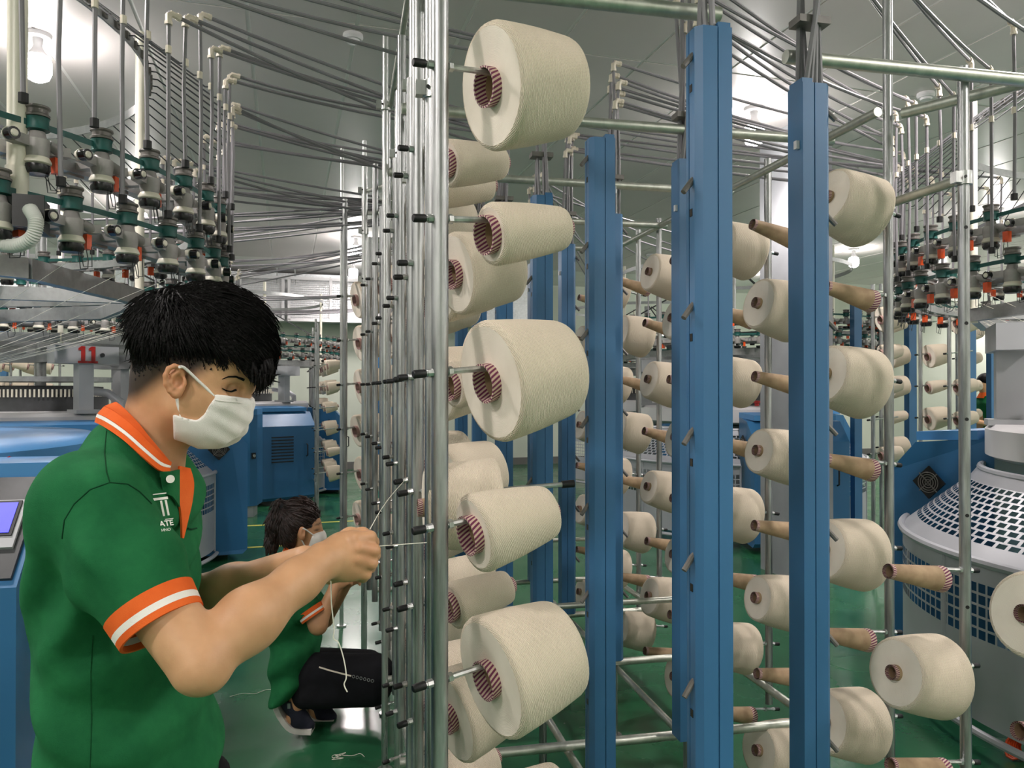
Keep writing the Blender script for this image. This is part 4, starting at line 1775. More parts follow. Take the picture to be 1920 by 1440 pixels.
def hit(bvh, px, py, off=0.0):
    o = Vector((0, 0, CAMH))
    d = (pt(px, py, 1.0) - o).normalized()
    loc, nrm, idx, dist = bvh.ray_cast(o, d)
    if loc is None:
        return None, None
    if nrm.dot(d) > 0:
        nrm = -nrm
    return loc + nrm * off, nrm


def poly_sd(x, y, pts):
    """signed distance (negative inside) to a polygon in the side-view plane"""
    d = None
    inside = np.zeros(np.broadcast(x, y).shape, bool)
    n = len(pts)
    for i in range(n):
        ax_, ay = pts[i]
        bx_, by = pts[(i + 1) % n]
        ex, ey = bx_ - ax_, by - ay
        t = np.clip(((x - ax_) * ex + (y - ay) * ey) / (ex * ex + ey * ey + 1e-12), 0, 1)
        q = (x - ax_ - t * ex) ** 2 + (y - ay - t * ey) ** 2
        d = q if d is None else np.minimum(d, q)
        cond = ((ay > y) != (by > y)) & (x < (bx_ - ax_) * (y - ay) / (by - ay + 1e-12) + ax_)
        inside ^= cond
    d = np.sqrt(d)
    return np.where(inside, -d, d)


def side_px(x, h, z, zs):
    zz = np.minimum(z, 2 * zs - z)
    return CXP + FPX * x / zz, HOR - FPX * (h - CAMH) / zz


def finger(f, pts, r0, r1, k=0.004):
    n = len(pts) - 1
    for i in range(n):
        ra = r0 + (r1 - r0) * i / n
        rb = r0 + (r1 - r0) * (i + 1) / n
        f.cap(pts[i], pts[i + 1], ra, rb, k)


def strands(name, starts, mat, parent, width=0.0012):
    """thin tapered hair blades; starts: list of (list of points)"""
    V, Fc = [], []
    base = Vector((0, 0, 0))
    q_ = parent
    while q_ is not None:
        base += Vector(q_.location)
        q_ = q_.parent
    for pts in starts:
        n = len(pts)
        b = len(V)
        for i, p in enumerate(pts):
            t = pts[min(i + 1, n - 1)] - pts[max(i - 1, 0)]
            s = t.cross(Vector((SY, CY, 0.2)))
            if s.length < 1e-6:
                s = Vector((1, 0, 0))
            s.normalize()
            w = width * (1 - (i / (n - 1)) ** 2 * .9)
            V.append(p - s * w - base)
            V.append(p + s * w - base)
        for i in range(n - 1):
            Fc.append((b + 2 * i, b + 2 * i + 1, b + 2 * i + 3, b + 2 * i + 2))
    me = bpy.data.meshes.new(name)
    me.from_pydata([tuple(v) for v in V], [], Fc)
    me.materials.append(MATS[mat])
    o = link(name, me, parent)
    o['kind'] = 'stuff'
    return o


def sheet(name, rowA, rowB, mat, parent, thick=0.002, rows=None):
    """thick ribbon between two polylines (world points)"""
    mb = MB()
    n = len(rowA)
    P = [[Vector(p) for p in rowA], [Vector(p) for p in rowB]]
    # normals
    N = []
    for i in range(n):
        t = P[0][min(i + 1, n - 1)] - P[0][max(i - 1, 0)]
        s = P[1][i] - P[0][i]
        q = t.cross(s)
        N.append(q.normalized() if q.length > 1e-9 else Vector((0, 0, 1)))
    for sgn in (1, -1):
        for i in range(n):
            mb.v.append(P[0][i] + N[i] * thick * .5 * sgn)
            mb.v.append(P[1][i] + N[i] * thick * .5 * sgn)
    o = 2 * n
    for i in range(n - 1):
        a = 2 * i
        mb.face((a, a + 1, a + 3, a + 2))
        mb.face((o + a, o + a + 2, o + a + 3, o + a + 1))
        mb.face((a, a + 2, o + a + 2, o + a))
        mb.face((a + 1, o + a + 1, o + a + 3, a + 3))
    mb.face((0, o, o + 1, 1))
    mb.face((2 * n - 2, 2 * n - 1, o + 2 * n - 1, o + 2 * n - 2))
    return obj(name, mb, mat, parent, True, True, 60)


def crv(pts, m=6):
    """Catmull-Rom through points"""
    out = []
    n = len(pts)
    for j in range(n - 1):
        a, b, c2, e = pts[max(j - 1, 0)], pts[j], pts[j + 1], pts[min(j + 2, n - 1)]
        for i in range(m):
            w = i / m
            out.append(0.5 * ((2 * b) + (c2 - a) * w + (2 * a - 5 * b + 4 * c2 - e) * w * w + (3 * b - a - 3 * c2 + e) * w ** 3))
    out.append(pts[-1])
    return out


# ================================================================== the standing man
ZS = 1.2
mf = pt(240, 1440, ZS)
man = thing('person', 'young man in green polo with orange collar and white mask, standing and threading yarn', 'person', (mf.x, mf.y, 0))

f = fh = Field((c3(185, 0, 1.1)[0], c3(0, 1010, ZS)[1], 1.00), (c3(478, 0, ZS)[0], c3(0, 555, ZS)[1], 1.40), 0.0028)
# head
T = 0.33


def face(f, e=0.0, low=False):
    """e inflates the shapes (used again for the mask)"""
    E = lambda r: tuple(q + e for q in r)
    f.ell(c3(404, 738, ZS), E((.044, .070, .056)), .03, T)
    f.ell(c3(382, 738, ZS), E((.050, .060, .063)), .03, T)
    for sg in (-1, 1):
        f.cap(c3(343, 765, ZS + sg * .046), c3(392, 797, ZS + sg * .016), .017 + e, .021 + e, .03)
        f.ell(c3(416, 752, ZS + sg * .036), E((.019, .020, .018)), .02)
    f.ell(c3(394, 797, ZS), E((.024, .022, .026)), .025)
    f.ell(c3(416, 790, ZS), E((.012, .018, .024)), .02)
    f.cap(c3(442, 728, ZS), c3(449, 764, ZS), .009 + e, .012 + e, .014)


f.ell(c3(372, 652, ZS), (.093, .084, .072), .02, T * .7)
f.ell(c3(343, 672, ZS), (.058, .070, .062), .03)
f.ell(c3(430, 672, ZS), (.048, .056, .062), .03, T)
face(f)
f.ell(c3(446, 708, ZS), (.014, .009, .044), .016, T)
for sg in (-1, 1):
    f.ell(c3(436, 731, ZS + sg * .033), (.014, .010, .015), .012, op='sub')
    f.ell(c3(428, 731, ZS + sg * .031), (.015, .011, .014), .006)
# neck and shoulders (under the shirt)
f.cap(c3(312, 742, ZS), c3(268, 872, ZS), .049, .055, .03)
f.ell(c3(310, 712, ZS), (.036, .050, .046), .03)
f.cap(c3(258, 880, ZS), c3(190, 945, 1.06), .045, .05, .04)
f.cap(c3(258, 880, ZS), c3(240, 945, 1.34), .045, .05, .04)
f.loft([(c3(0, 875, ZS)[1], c3(190, 0, ZS)[0], c3(300, 0, ZS)[0], ZS, .08), (c3(0, 1000, ZS)[1], c3(130, 0, ZS)[0], c3(310, 0, ZS)[0], ZS, .10)], .03)
f = fa = Field((c3(120, 0, 1.05)[0], c3(0, 1345, .97)[1], .88), (c3(722, 0, 1.2)[0], c3(0, 900, 1.05)[1], 1.245), 0.0026)
# near arm
SHn, ELn, WRn = c3(178, 962, 1.03), c3(376, 1240, 0.975), c3(606, 1052, 1.135)
f.cap(SHn, ELn, .046, .038, .02)
f.ell(c3(382, 1258, .972), (.030, .026, .030), .015)
f.cap(c3(388, 1226, .985), c3(468, 1160, 1.03), .037, .0365, .010)
f.cap(c3(468, 1160, 1.03), c3(560, 1088, 1.10), .037, .029, .03)
f.cap(c3(560, 1088, 1.10), WRn, .029, .0255, .02)
# near hand: back of the hand to the camera, fingers closed on the thread
f.cap(WRn, c3(640, 1040, 1.155), .0255, .027, .012, flat=(1, 1, 1.25))
f.ell(c3(648, 1040, 1.160), (.036, .035, .021), .014)
f.ell(c3(668, 1040, 1.160), (.020, .037, .018), .010)
f.ell(c3(640, 1066, 1.165), (.028, .018, .018), .014)
K = [((668, 1010, 1.150), (694, 1007, 1.166), (700, 1016, 1.193), (686, 1024, 1.206)),
     ((674, 1026, 1.146), (701, 1032, 1.160), (702, 1041, 1.190), (684, 1044, 1.203)),
     ((672, 1046, 1.147), (697, 1055, 1.160), (694, 1063, 1.189), (675, 1063, 1.200)),
     ((664, 1065, 1.152), (686, 1076, 1.164), (681, 1082, 1.187), (664, 1079, 1.195))]
for i, kk in enumerate(K):
    finger(f, [c3(*q) for q in kk], (.0102, .0104, .0098, .0088)[i], (.0082, .0084, .008, .0072)[i], .005)
finger(f, [c3(628, 1018, 1.178), c3(656, 1004, 1.200), c3(680, 1002, 1.212), c3(694, 1008, 1.214)], .0135, .0088, .008)
# far arm and hand
f = fb = Field((c3(170, 0, 1.36)[0], c3(0, 1210, 1.4)[1], 1.19), (c3(690, 0, 1.22)[0], c3(0, 895, 1.36)[1], 1.47), 0.0032)
f.cap(c3(238, 955, 1.36), c3(335, 1128, 1.40), .050, .041, .02)
f.cap(c3(335, 1128, 1.40), c3(440, 1102, 1.345), .041, .037, .03)
f.cap(c3(440, 1102, 1.345), c3(572, 1052, 1.255), .037, .0255, .03)
f.ell(c3(608, 1058, 1.235), (.036, .026, .022), .014)
for i, kk in enumerate((((628, 1044, 1.232), (656, 1036, 1.222), (676, 1028, 1.222)), ((632, 1054, 1.236), (660, 1050, 1.228), (668, 1046, 1.245)),
                        ((630, 1064, 1.238), (652, 1066, 1.232), (650, 1064, 1.252)), ((622, 1073, 1.238), (640, 1079, 1.232), (634, 1078, 1.25)))):
    finger(f, [c3(*q) for q in kk], .0098, .0078, .005)
finger(f, [c3(596, 1068, 1.222), c3(618, 1080, 1.208), c3(636, 1081, 1.203)], .0125, .0088, .008)
# crease shadows of the closed fingers come from the geometry


def man_tint(V):
    px, py = side_px(V[:, 0], V[:, 1], V[:, 2], ZS)
    c = np.ones((len(V), 3), np.float32)
    # shaved sides: dark stubble fading to skin
    head = (py < 790) & (px < 420)
    low = np.interp(px, [240, 258, 280, 300, 340, 362, 382, 402, 420], [776, 770, 752, 736, 728, 730, 718, 702, 680])
    t = np.clip((low - py) / 44.0, 0, 1) * head
    t = t * t * (3 - 2 * t)
    dark = np.array([.055, .052, .055])
    c = c * (1 - t[:, None]) + dark * t[:, None]
    # warm ear, knuckles, lips
    ear = np.exp(-(((px - 328) / 24) ** 2 + ((py - 716) / 34) ** 2) * 1.2) * (V[:, 2] < ZS - .07)
    c *= 1 - ear[:, None] * np.array([.02, .16, .16])
    kn = np.exp(-(((px - 690) / 26) ** 2 + ((py - 1040) / 46) ** 2)) * (px > 560)
    c *= 1 - kn[:, None] * np.array([.0, .10, .10])
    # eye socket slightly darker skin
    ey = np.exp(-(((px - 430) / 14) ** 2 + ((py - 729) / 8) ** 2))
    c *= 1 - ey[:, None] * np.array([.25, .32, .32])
    return c


man_body, man_bvh = field_obj('body', [fh, fa, fb], 'skin', man, man_tint, 1)

# near ear, modelled finely: rim, fold, bowl and lobe
ef = Field((c3(300, 0, 1.13)[0], c3(0, 755, 1.12)[1], 1.075), (c3(362, 0, 1.08)[0], c3(0, 675, 1.12)[1] + .01, 1.150), 0.0014)
def e3(px, py, dz):
    return c3(px, py, ZS - .074 - dz)
rim = [e3(*q) for q in ((343, 700, .004), (338, 690, .008), (327, 686, .013), (316, 691, .016), (310, 704, .017), (311, 720, .015), (318, 733, .011), (328, 741, .007))]
for i in range(len(rim) - 1):
    ef.cap(rim[i], rim[i + 1], .0036, .0036, .002)
ef.ell(e3(330, 738, .004), (.0082, .0075, .0055), .004)
ef.ell(e3(329, 714, .004), (.0150, .0235, .0050), .003, -.12)
anti = [e3(*q) for q in ((334, 697, .009), (324, 704, .011), (321, 716, .011), (326, 727, .009))]
for i in range(3):
    ef.cap(anti[i], anti[i + 1], .0034, .0034, .003)
ef.ell(e3(344, 717, .004), (.0042, .0060, .0052), .003)
ef.ell(e3(335, 716, .0095), (.0072, .0092, .0060), .002, op='sub')
ear_o, _ = field_obj('ear', ef, 'skin', man, lambda V: np.ones((len(V), 3), np.float32) * np.array([1.0, .86, .84], np.float32), 2)

# eye: lashes and brow
def surf_ribbon(name, bvh, pts, w, mat, parent, off=0.0015, m=5, thick=0.0015):
    P = []
    for i in range(len(pts) - 1):
        for j in range(m):
            u = j / m
            P.append((pts[i][0] + (pts[i + 1][0] - pts[i][0]) * u, pts[i][1] + (pts[i + 1][1] - pts[i][1]) * u))
    P.append(pts[-1])
    A, B = [], []
    n = len(P)
    for i, (x, y) in enumerate(P):
        tx = P[min(i + 1, n - 1)][0] - P[max(i - 1, 0)][0]
        ty = P[min(i + 1, n - 1)][1] - P[max(i - 1, 0)][1]
        L = math.hypot(tx, ty) + 1e-9
        ww = w if not hasattr(w, '__len__') else w[0] + (w[1] - w[0]) * i / (n - 1)
        a, na = hit(bvh, x - ty / L * ww, y + tx / L * ww, off)
        b, nb = hit(bvh, x + ty / L * ww, y - tx / L * ww, off)
        if a is None or b is None:
            continue
        A.append(a)
        B.append(b)
    if len(A) < 2:
        return None
    return sheet(name, A, B, mat, parent, thick)


surf_ribbon('eyebrow', man_bvh, [(416, 711), (428, 706), (442, 706), (457, 712)], (.5, 2.3), 'hair_black', man, .001)
surf_ribbon('eyelashes', man_bvh, [(416, 728), (424, 733), (433, 734), (442, 731)], (.7, 1.8), 'hair_black', man, .0012)

# ---- hair
hf = Field((c3(235, 0, 1.2)[0], c3(0, 760, 1.2)[1], 1.07), (c3(535, 0, 1.2)[0], c3(0, 520, 1.2)[1], 1.33), 0.0034)
hf.ell(c3(362, 632, ZS), (.086, .076, .076), .03, .10)
hf.ell(c3(316, 624, ZS), (.044, .058, .068), .03)
hf.ell(c3(410, 620, ZS), (.074, .064, .073), .03, .30)
hf.ell(c3(456, 655, ZS), (.042, .064, .064), .03, .25)
hf.ell(c3(482, 668, ZS), (.019, .040, .054), .02, .12)
hf.ell(c3(292, 622, ZS), (.024, .043, .058), .02)
hf.ell(c3(436, 580, ZS), (.038, .020, .054), .03, .5)
g = hf.grid()
gx, gy = side_px(g[0], g[1], g[2], ZS)
sd = poly_sd(gx + 0 * gy, gy + 0 * gx, [(230, 672), (256, 668), (292, 652), (330, 640), (372, 640), (406, 652), (432, 668), (452, 690), (470, 704), (484, 722), (497, 726), (540, 700), (560, 500), (200, 500)])
hf.F = np.maximum(hf.F, (sd * ZS / FPX).astype(np.float32))
hair_o, hair_bvh = field_obj('hair', hf, 'hair_black', man, None, 1)
rs = random.Random(3)
ST = []
for i in range(6500):
    x, y = rs.uniform(246, 518), rs.uniform(530, 722)
    p, n_ = hit(hair_bvh, x, y, .001)
    if p is None:
        continue
    # comb direction: from the crown forward and down
    dx, dy = (x - 330), (y - 560)
    L = math.hypot(dx, dy) + 1e-6
    ang = math.atan2(dy + 26, dx + 30) + rs.uniform(-.35, .35)
    ln = rs.uniform(.016, .034)
    s = ZS / FPX
    dv = (pt(x + math.cos(ang), y + math.sin(ang), p.dot(Vector((SY, CY, 0)))) - pt(x, y, p.dot(Vector((SY, CY, 0))))).normalized()
    dv = (dv - n_ * dv.dot(n_)).normalized()
    lf = rs.uniform(.0, .006)
    ST.append([p - n_ * .002, p + dv * ln * .5 + n_ * (.002 + lf * .5), p + dv * ln + n_ * lf + Vector((0, 0, -.002))])
# clumps: tapered locks lying along the comb direction
CL = MB()
for i in range(900):
    x, y = rs.uniform(246, 520), rs.uniform(528, 722)
    p, n_ = hit(hair_bvh, x, y, 0.0)
    if p is None:
        continue
    zz = p.dot(Vector((SY, CY, 0)))
    ang = math.atan2((y - 560) * .8 + 24, (x - 318)) + rs.uniform(-.3, .3)
    if x < 318:
        ang = rs.uniform(1.2, 1.9)
    dv = (pt(x + math.cos(ang), y + math.sin(ang), zz) - pt(x, y, zz)).normalized()
    dv = (dv - n_ * dv.dot(n_)).normalized()
    ln = rs.uniform(.022, .045)
    r0 = rs.uniform(.0022, .004)
    lf = rs.uniform(.0005, .005)
    P5 = [p - dv * ln * .3 - n_ * .003, p + n_ * .0005, p + dv * ln * .5 + n_ * lf * .5, p + dv * ln + n_ * lf - Vector((0, 0, .003))]
    CL.tube(P5, [r0 * .6, r0, r0 * .7, r0 * .1], 5)
for i in range(150):
    x = rs.uniform(438, 514)
    yb = float(np.interp(x, [438, 470, 490, 514], [672, 700, 718, 706]))
    z = ZS + rs.uniform(-.058, .05)
    p = pt(x - rs.uniform(0, 10), yb - 34, z)
    q = pt(x + rs.uniform(-5, 3), yb + rs.uniform(0, 14), z)
    CL.tube([p, p.lerp(q, .5) + Vector((.002, 0, .001)), q], [.004, .0035, .0004], 5)
hl = obj('hair_locks', CL, 'hair_black', hair_o, True, True, 180)
hl['kind'] = 'stuff'
# short hairs below the hairline, clipped closer and closer to the skin
for i in range(2600):
    x = rs.uniform(252, 425)
    top = np.interp(x, [250, 292, 330, 372, 406, 432], [664, 648, 636, 636, 648, 664])
    y = top + abs(rs.gauss(0, 1)) * 15
    p, n_ = hit(man_bvh, x, y, .0004)
    if p is None:
        continue
    zz = p.dot(Vector((SY, CY, 0)))
    dv = (pt(x + rs.uniform(-.5, .7), y + 1.0, zz) - pt(x, y, zz)).normalized()
    ln = rs.uniform(.006, .013) * max(.35, 1 - (y - top) / 60)
    ST.append([p, p + dv * ln * .5 + n_ * .0012, p + dv * ln + n_ * .001])
# fringe over the forehead and silhouettes
for i in range(500):
    u = rs.random()
    x = 440 + 72 * u
    y = np.interp(x, [440, 470, 490, 514], [672, 698, 716, 700]) - rs.uniform(4, 26)
    z = ZS + rs.uniform(-.062, .05)
    p = pt(x, y, z)
    q = pt(x + rs.uniform(-6, 5), y + rs.uniform(16, 30), z)
    ST.append([p, p.lerp(q, .5), q])
for i in range(420):
    u = rs.random()
    tpts = [(249, 640), (250, 600), (268, 562), (310, 543), (360, 534), (410, 535), (455, 552), (490, 590), (508, 640)]
    j = min(int(u * (len(tpts) - 1)), len(tpts) - 2)
    w = u * (len(tpts) - 1) - j
    x = tpts[j][0] + (tpts[j + 1][0] - tpts[j][0]) * w
    y = tpts[j][1] + (tpts[j + 1][1] - tpts[j][1]) * w
    z = ZS + rs.uniform(-.03, .03)
    tx, ty = tpts[j + 1][0] - tpts[j][0], tpts[j + 1][1] - tpts[j][1]
    L = math.hypot(tx, ty)
    tx, ty = tx / L, ty / L
    p = pt(x - ty * -6, y + tx * 6, z)
    q = pt(x + tx * 22 + ty * rs.uniform(-1, 6), y + ty * 22 - tx * rs.uniform(-1, 6), z)
    ST.append([p, p.lerp(q, .5) + Vector((0, 0, .001)), q])
strands('hair_strands', ST, 'hair_black', hair_o, .0011)

# ---- mask
kf = Field((c3(310, 0, 1.2)[0], c3(0, 845, 1.2)[1], 1.11), (c3(480, 0, 1.2)[0], c3(0, 725, 1.2)[1], 1.29), 0.0026)
face(kf, .0045)
kf.ell(c3(430, 770, ZS), (.026, .034, .036), .03, .3)
kf.ell(c3(405, 800, ZS), (.034, .028, .046), .03, .1)
kf.ell(c3(355, 798, ZS), (.034, .024, .062), .03)
g = kf.grid()
gx, gy = side_px(g[0], g[1], g[2], ZS)
sd = poly_sd(gx + 0 * gy, gy + 0 * gx, [(399, 738), (404, 744), (392, 760), (384, 776), (370, 788), (352, 785), (324, 776), (326, 824), (345, 830), (372, 842), (410, 842), (445, 820), (470, 790), (472, 756), (468, 747)])
pl = 0.0012 * np.sin((gx * -.55 + gy * 1.0) * .185 + .6) * np.clip((gx - 380) / 40, 0, 1) * np.clip((gy - 752) / 10, 0, 1)
kf.F = np.maximum(kf.F + pl.astype(np.float32), (sd * ZS / FPX).astype(np.float32))
mask_o, mask_bvh = field_obj('face_mask', kf, 'mask_white', man, None, 2)
for pts in ([(336, 688, 1.108), (346, 690, 1.116), (370, 712, 1.128), (403, 743, 1.141)], [(331, 741, 1.128), (333, 756, 1.129), (339, 780, 1.135)]):
    mb = MB()
    P = [Vector(p) for p in crv([pt(*q) for q in pts], 5)]
    mb.tube(P, 0.0022, 8)
    obj('mask_strap', mb, 'mask_white', mask_o)
surf_ribbon('mask_seam', mask_bvh, [(403, 750), (425, 753), (452, 755)], 0.5, 'mask_white', mask_o, .0008, thick=.001)

# ---- shirt
sf = Field((c3(20, 0, 1.15)[0], 0.60, 0.86), (c3(435, 0, 1.2)[0] + .03, c3(0, 775, 1.2)[1], 1.52), 0.0046)
X = lambda p: c3(p, 0, ZS)[0]
Hh = lambda p: c3(0, p, ZS)[1]
rows = [(800, 180, 290, .055), (825, 138, 318, .095), (860, 104, 338, .135), (900, 82, 350, .162), (960, 62, 364, .178), (1050, 47, 371, .176), (1150, 42, 368, .168), (1250, 40, 388, .165),
        (1350, 43, 413, .166), (1440, 66, 420, .170), (1560, 74, 424, .176), (1700, 80, 426, .182), (1790, 84, 428, .184)]
sf.loft([(Hh(y), c3(a + 8, 0, 1.125)[0], c3(b, 0, 1.255)[0], ZS, hz) for (y, a, b, hz) in rows], .02, pw=2.1)
A_, B_ = c3(178, 945, 1.045), c3(290, 1146, 0.995)
A2, B2 = c3(238, 945, 1.35), c3(305, 1090, 1.39)


def smin(a, b, k):
    h_ = np.maximum(k - np.abs(a - b), 0) / k
    return np.minimum(a, b) - h_ * h_ * k * .25


def cut_sleeve(fld, g, B, d, inner):
    """open the sleeve end at B: nothing beyond, hollow just before"""
    t = (g[0] - B[0]) * d[0] + (g[1] - B[1]) * d[1] + (g[2] - B[2]) * d[2]
    q = np.sqrt((g[0] - B[0] - t * d[0]) ** 2 + (g[1] - B[1] - t * d[1]) ** 2 + (g[2] - B[2] - t * d[2]) ** 2)
    fld.F = np.maximum(fld.F, t.astype(np.float32))
    fld.F = np.maximum(fld.F, -np.maximum(np.abs(t) - .012, q - inner).astype(np.float32))


def unit(v):
    return v / np.linalg.norm(v)


def sleeve(base, A, M_, B, r0, r1, r2, inner, k=.05):
    s_ = Field(base.lo, base.lo + (base.n - 1) * base.h, base.h)
    s_.n = base.n
    s_.ax = base.ax
    s_.F = np.full(base.F.shape, 1.0, np.float32)
    E = B + unit(B - M_) * .03
    s_.cap(A, M_, r0, r1, .03)
    s_.cap(M_, E, r1, r2, .03)
    cut_sleeve(s_, base.grid(), B, unit(B - M_), inner)
    base.F = smin(base.F, s_.F, k)


yk = [(196, 822, 1.150), (230, 850, 1.120), (262, 892, 1.122), (290, 930, 1.126), (306, 952, 1.145)]
for i in range(len(yk) - 1):
    for mir in (0, 1):
        P2 = []
        for (x_, y_, z_) in (yk[i], yk[i + 1]):
            q = c3(x_, y_, z_)
            if mir:
                q = c3(x_ - 25, y_ + 10, z_)
                q[2] = 2 * ZS - q[2]
            P2.append(q)
        sf.cap(P2[0], P2[1], .019, .019, .03)
sf.ell(c3(285, 975, ZS), (.050, .050, .100), .03)
sleeve(sf, A_, c3(238, 1052, 1.015), B_, .066, .061, .0535, .048)
sleeve(sf, A2, c3(272, 1020, 1.38), B2, .064, .060, .0535, .048)
g = sf.grid()
# neck opening
nk = np.sqrt(((g[0] - X(272)) / .050) ** 2 + ((g[2] - ZS) / .056) ** 2) - 1
sf.F = np.maximum(sf.F, -np.maximum(nk * .06, Hh(862) - g[1] + (g[0] - X(275)) * -.55).astype(np.float32))
# folds
gx, gy, gz = g
dB = np.sqrt((gx - B_[0]) ** 2 + (gy - B_[1]) ** 2 + (gz - B_[2]) ** 2)
calm = np.clip((dB - .065) / .05, .12, 1)
near = np.clip((1.22 - gz) / .1, 0.2, 1)
wr = .0055 * np.sin(gy * 62 + gx * 40 + 2.6 * np.sin(gx * 11 + gz * 8)) * np.clip((1.16 - gy) / .10, 0, 1) * np.clip((gx - X(90)) / .08, 0, 1)
wr = wr + .0060 * np.sin(gx * 46 - gy * 12 + 1.5 * np.sin(gy * 7)) * np.clip((1.30 - gy) / .1, 0, 1) * np.clip((X(290) - gx) / .12, 0, 1)
wr = wr + .0050 * np.sin((gx * 1.0 + gy * 1.1) * 70 + 2 * np.sin(gz * 12)) * np.clip((gx - X(250)) / .06, 0, 1) * np.clip((gy - 1.10) / .08, 0, 1)
wr = wr + .0042 * np.sin(gx * 60 - gy * 34 + 2 * np.sin(gy * 14)) * np.clip((1.09 - gz) / .05, 0, 1) * np.clip((gy - 1.1) / .06, 0, 1)
wr = wr * calm
sf.F = sf.F + wr.astype(np.float32)
shirt_o, shirt_bvh = field_obj('polo_shirt', sf, 'shirt_green', man, None, 3)


# cuffs: orange - white - orange
def cuff(M_, B, rad, parent, shift=0.0, L=.030, sq=1.0, names=True):
    d = Vector(to_world(unit(B - M_)[None, :])[0])
    c = Vector(to_world(B[None, :])[0]) + d * shift
    q = d.to_track_quat('X', 'Z').to_matrix()
    for (x0, x1, mt) in ((-.012, .006, 'rib_orange'), (.006, .015, 'rib_white'), (.015, .024, 'rib_orange')):
        mb = MB()
        kk = .94
        prof = [(rad - (x0 * .10) - .004, x0), (rad - x0 * .10, x0), (rad - x1 * .10, x1), (rad - x1 * .10 - .004, x1), (rad - (x0 * .10) - .004, x0)]
        mb.lathe(prof, 40, axis='x')
        mb.v = [c + q @ v for v in mb.v]
        obj('sleeve_cuff', mb, mt, parent)


cuff(c3(238, 1052, 1.015), B_, .0565, shirt_o)
cuff(c3(272, 1020, 1.38), B2, .0565, shirt_o)

# collar: outer leaf round the neck, open at the front
cin = [pt(*q) for q in ((318, 868, 1.150), (300, 846, 1.128), (280, 822, 1.122), (255, 792, 1.130), (228, 765, 1.155), (216, 756, 1.20), (226, 764, 1.245), (252, 790, 1.272), (278, 812, 1.282), (304, 828, 1.272), (326, 834, 1.25))]
cou = [pt(*q) for q in ((316, 884, 1.112), (298, 882, 1.098), (266, 856, 1.085), (230, 824, 1.092), (196, 800, 1.125), (180, 792, 1.20), (196, 800, 1.275), (236, 824, 1.315), (276, 850, 1.325), (312, 868, 1.315), (350, 874, 1.285))]
ci, co = crv(cin, 4), crv(cou, 4)
n = len(ci)
def mixrow(u, lift=0.0):
    return [ci[i].lerp(co[i], u) + Vector((0, 0, lift)) for i in range(n)]
bul = [.010 * math.sin(PI * u) for u in (0, .35, .62, .76, 1)]
def mr(u):
    b = .010 * math.sin(PI * min(u * 1.0, 1))
    out = []
    for i in range(n):
        p = ci[i].lerp(co[i], u)
        ctr = pt(268, 810, ZS)
        dd = Vector((p.x - ctr.x, p.y - ctr.y, 0)).normalized()
        out.append(p + dd * b * .6 + Vector((0, 0, b * .5)))
    return out
collar = sheet('collar', mr(0), mr(.34), 'rib_orange', shirt_o, .004)
sheet('collar_leaf', mr(.34), mr(.70), 'rib_orange', collar, .004)
sheet('collar_stripe', mr(.70), mr(.82), 'rib_white', collar, .0042)
sheet('collar_edge', mr(.82), mr(1.0), 'rib_orange', collar, .004)
# collar stand inside
sheet('collar_stand', [p + Vector((0, 0, .002)) for p in ci], [p + Vector((0, 0, -.045)) for p in ci], 'rib_orange', collar, .003)
# open orange placket
pk = [pt(*q) for q in ((336, 874, 1.16), (332, 905, 1.145), (336, 940, 1.145), (340, 975, 1.15), (341, 1008, 1.155))]
pk2 = [pt(*q) for q in ((356, 878, 1.19), (363, 905, 1.18), (360, 940, 1.18), (352, 975, 1.175), (344, 1009, 1.16))]
sheet('placket', crv(pk, 4), crv(pk2, 4), 'rib_orange', shirt_o, .003)
sheet('placket_edge', crv([p + Vector((0, 0, 0)) for p in (pt(300, 884, 1.10), pt(318, 884, 1.11), pt(336, 880, 1.145))], 4), crv([pt(306, 925, 1.115), pt(322, 930, 1.12), pt(336, 950, 1.142)], 4), 'shirt_green', shirt_o, .003)
mb = MB()
bp = pt(320, 898, 1.108)
dn = (Vector((0, 0, CAMH)) - bp).normalized()
mb.tube([bp - dn * .003, bp + dn * .003], 0.0058, 18)
obj('shirt_button', mb, 'button_white', shirt_o)
# chest logo
def flat_on(bvh, px, py, me, mat, name, parent, roll=0.0, off=.006):
    hs = [hit(bvh, px + dx, py + dy, 0) for dx in (-12, -6, 0, 6, 12) for dy in (-12, 0, 12)]
    hs = [q for q in hs if q[0] is not None]
    nn = sum((q[1] for q in hs), Vector((0, 0, 0))).normalized()
    p = hit(bvh, px, py, 0)[0]
    if p is None:
        return None
    nn = (nn * .45 + (Vector((0, 0, CAMH)) - p).normalized() * .55).normalized()
    p = p + nn * off
    up = Vector((0, 0, 1))
    r_ = up.cross(nn).normalized()
    u_ = nn.cross(r_)
    M = Matrix((r_, u_, nn)).transposed() @ Matrix.Rotation(roll, 3, 'Z')
    me.materials.clear()
    me.materials.append(MATS[mat])
    o = link(name, me, parent, p - Vector(man.location))
    o.rotation_euler = M.to_euler()
    return o


flat_on(shirt_bvh, 309, 984, text_mesh('ATE', .0105, .0002, True), 'rib_white', 'chest_logo', shirt_o)
flat_on(shirt_bvh, 309, 996, text_mesh('HNO', .0052, .0002), 'rib_white', 'chest_logo', shirt_o)
mb = MB()
mb.box((0, .0, 0), (.003, .022, .0004)); mb.box((.007, .0, 0), (.003, .022, .0004)); mb.box((.0, .014, 0), (.022, .0035, .0004)); mb.box((0, .021, 0), (.020, .0014, .0004)); mb.box((.001, -.016, 0), (.024, .0012, .0004))
flat_on(shirt_bvh, 301, 955, mb.mesh('logo', 'rib_white', False), 'rib_white', 'chest_logo', shirt_o)
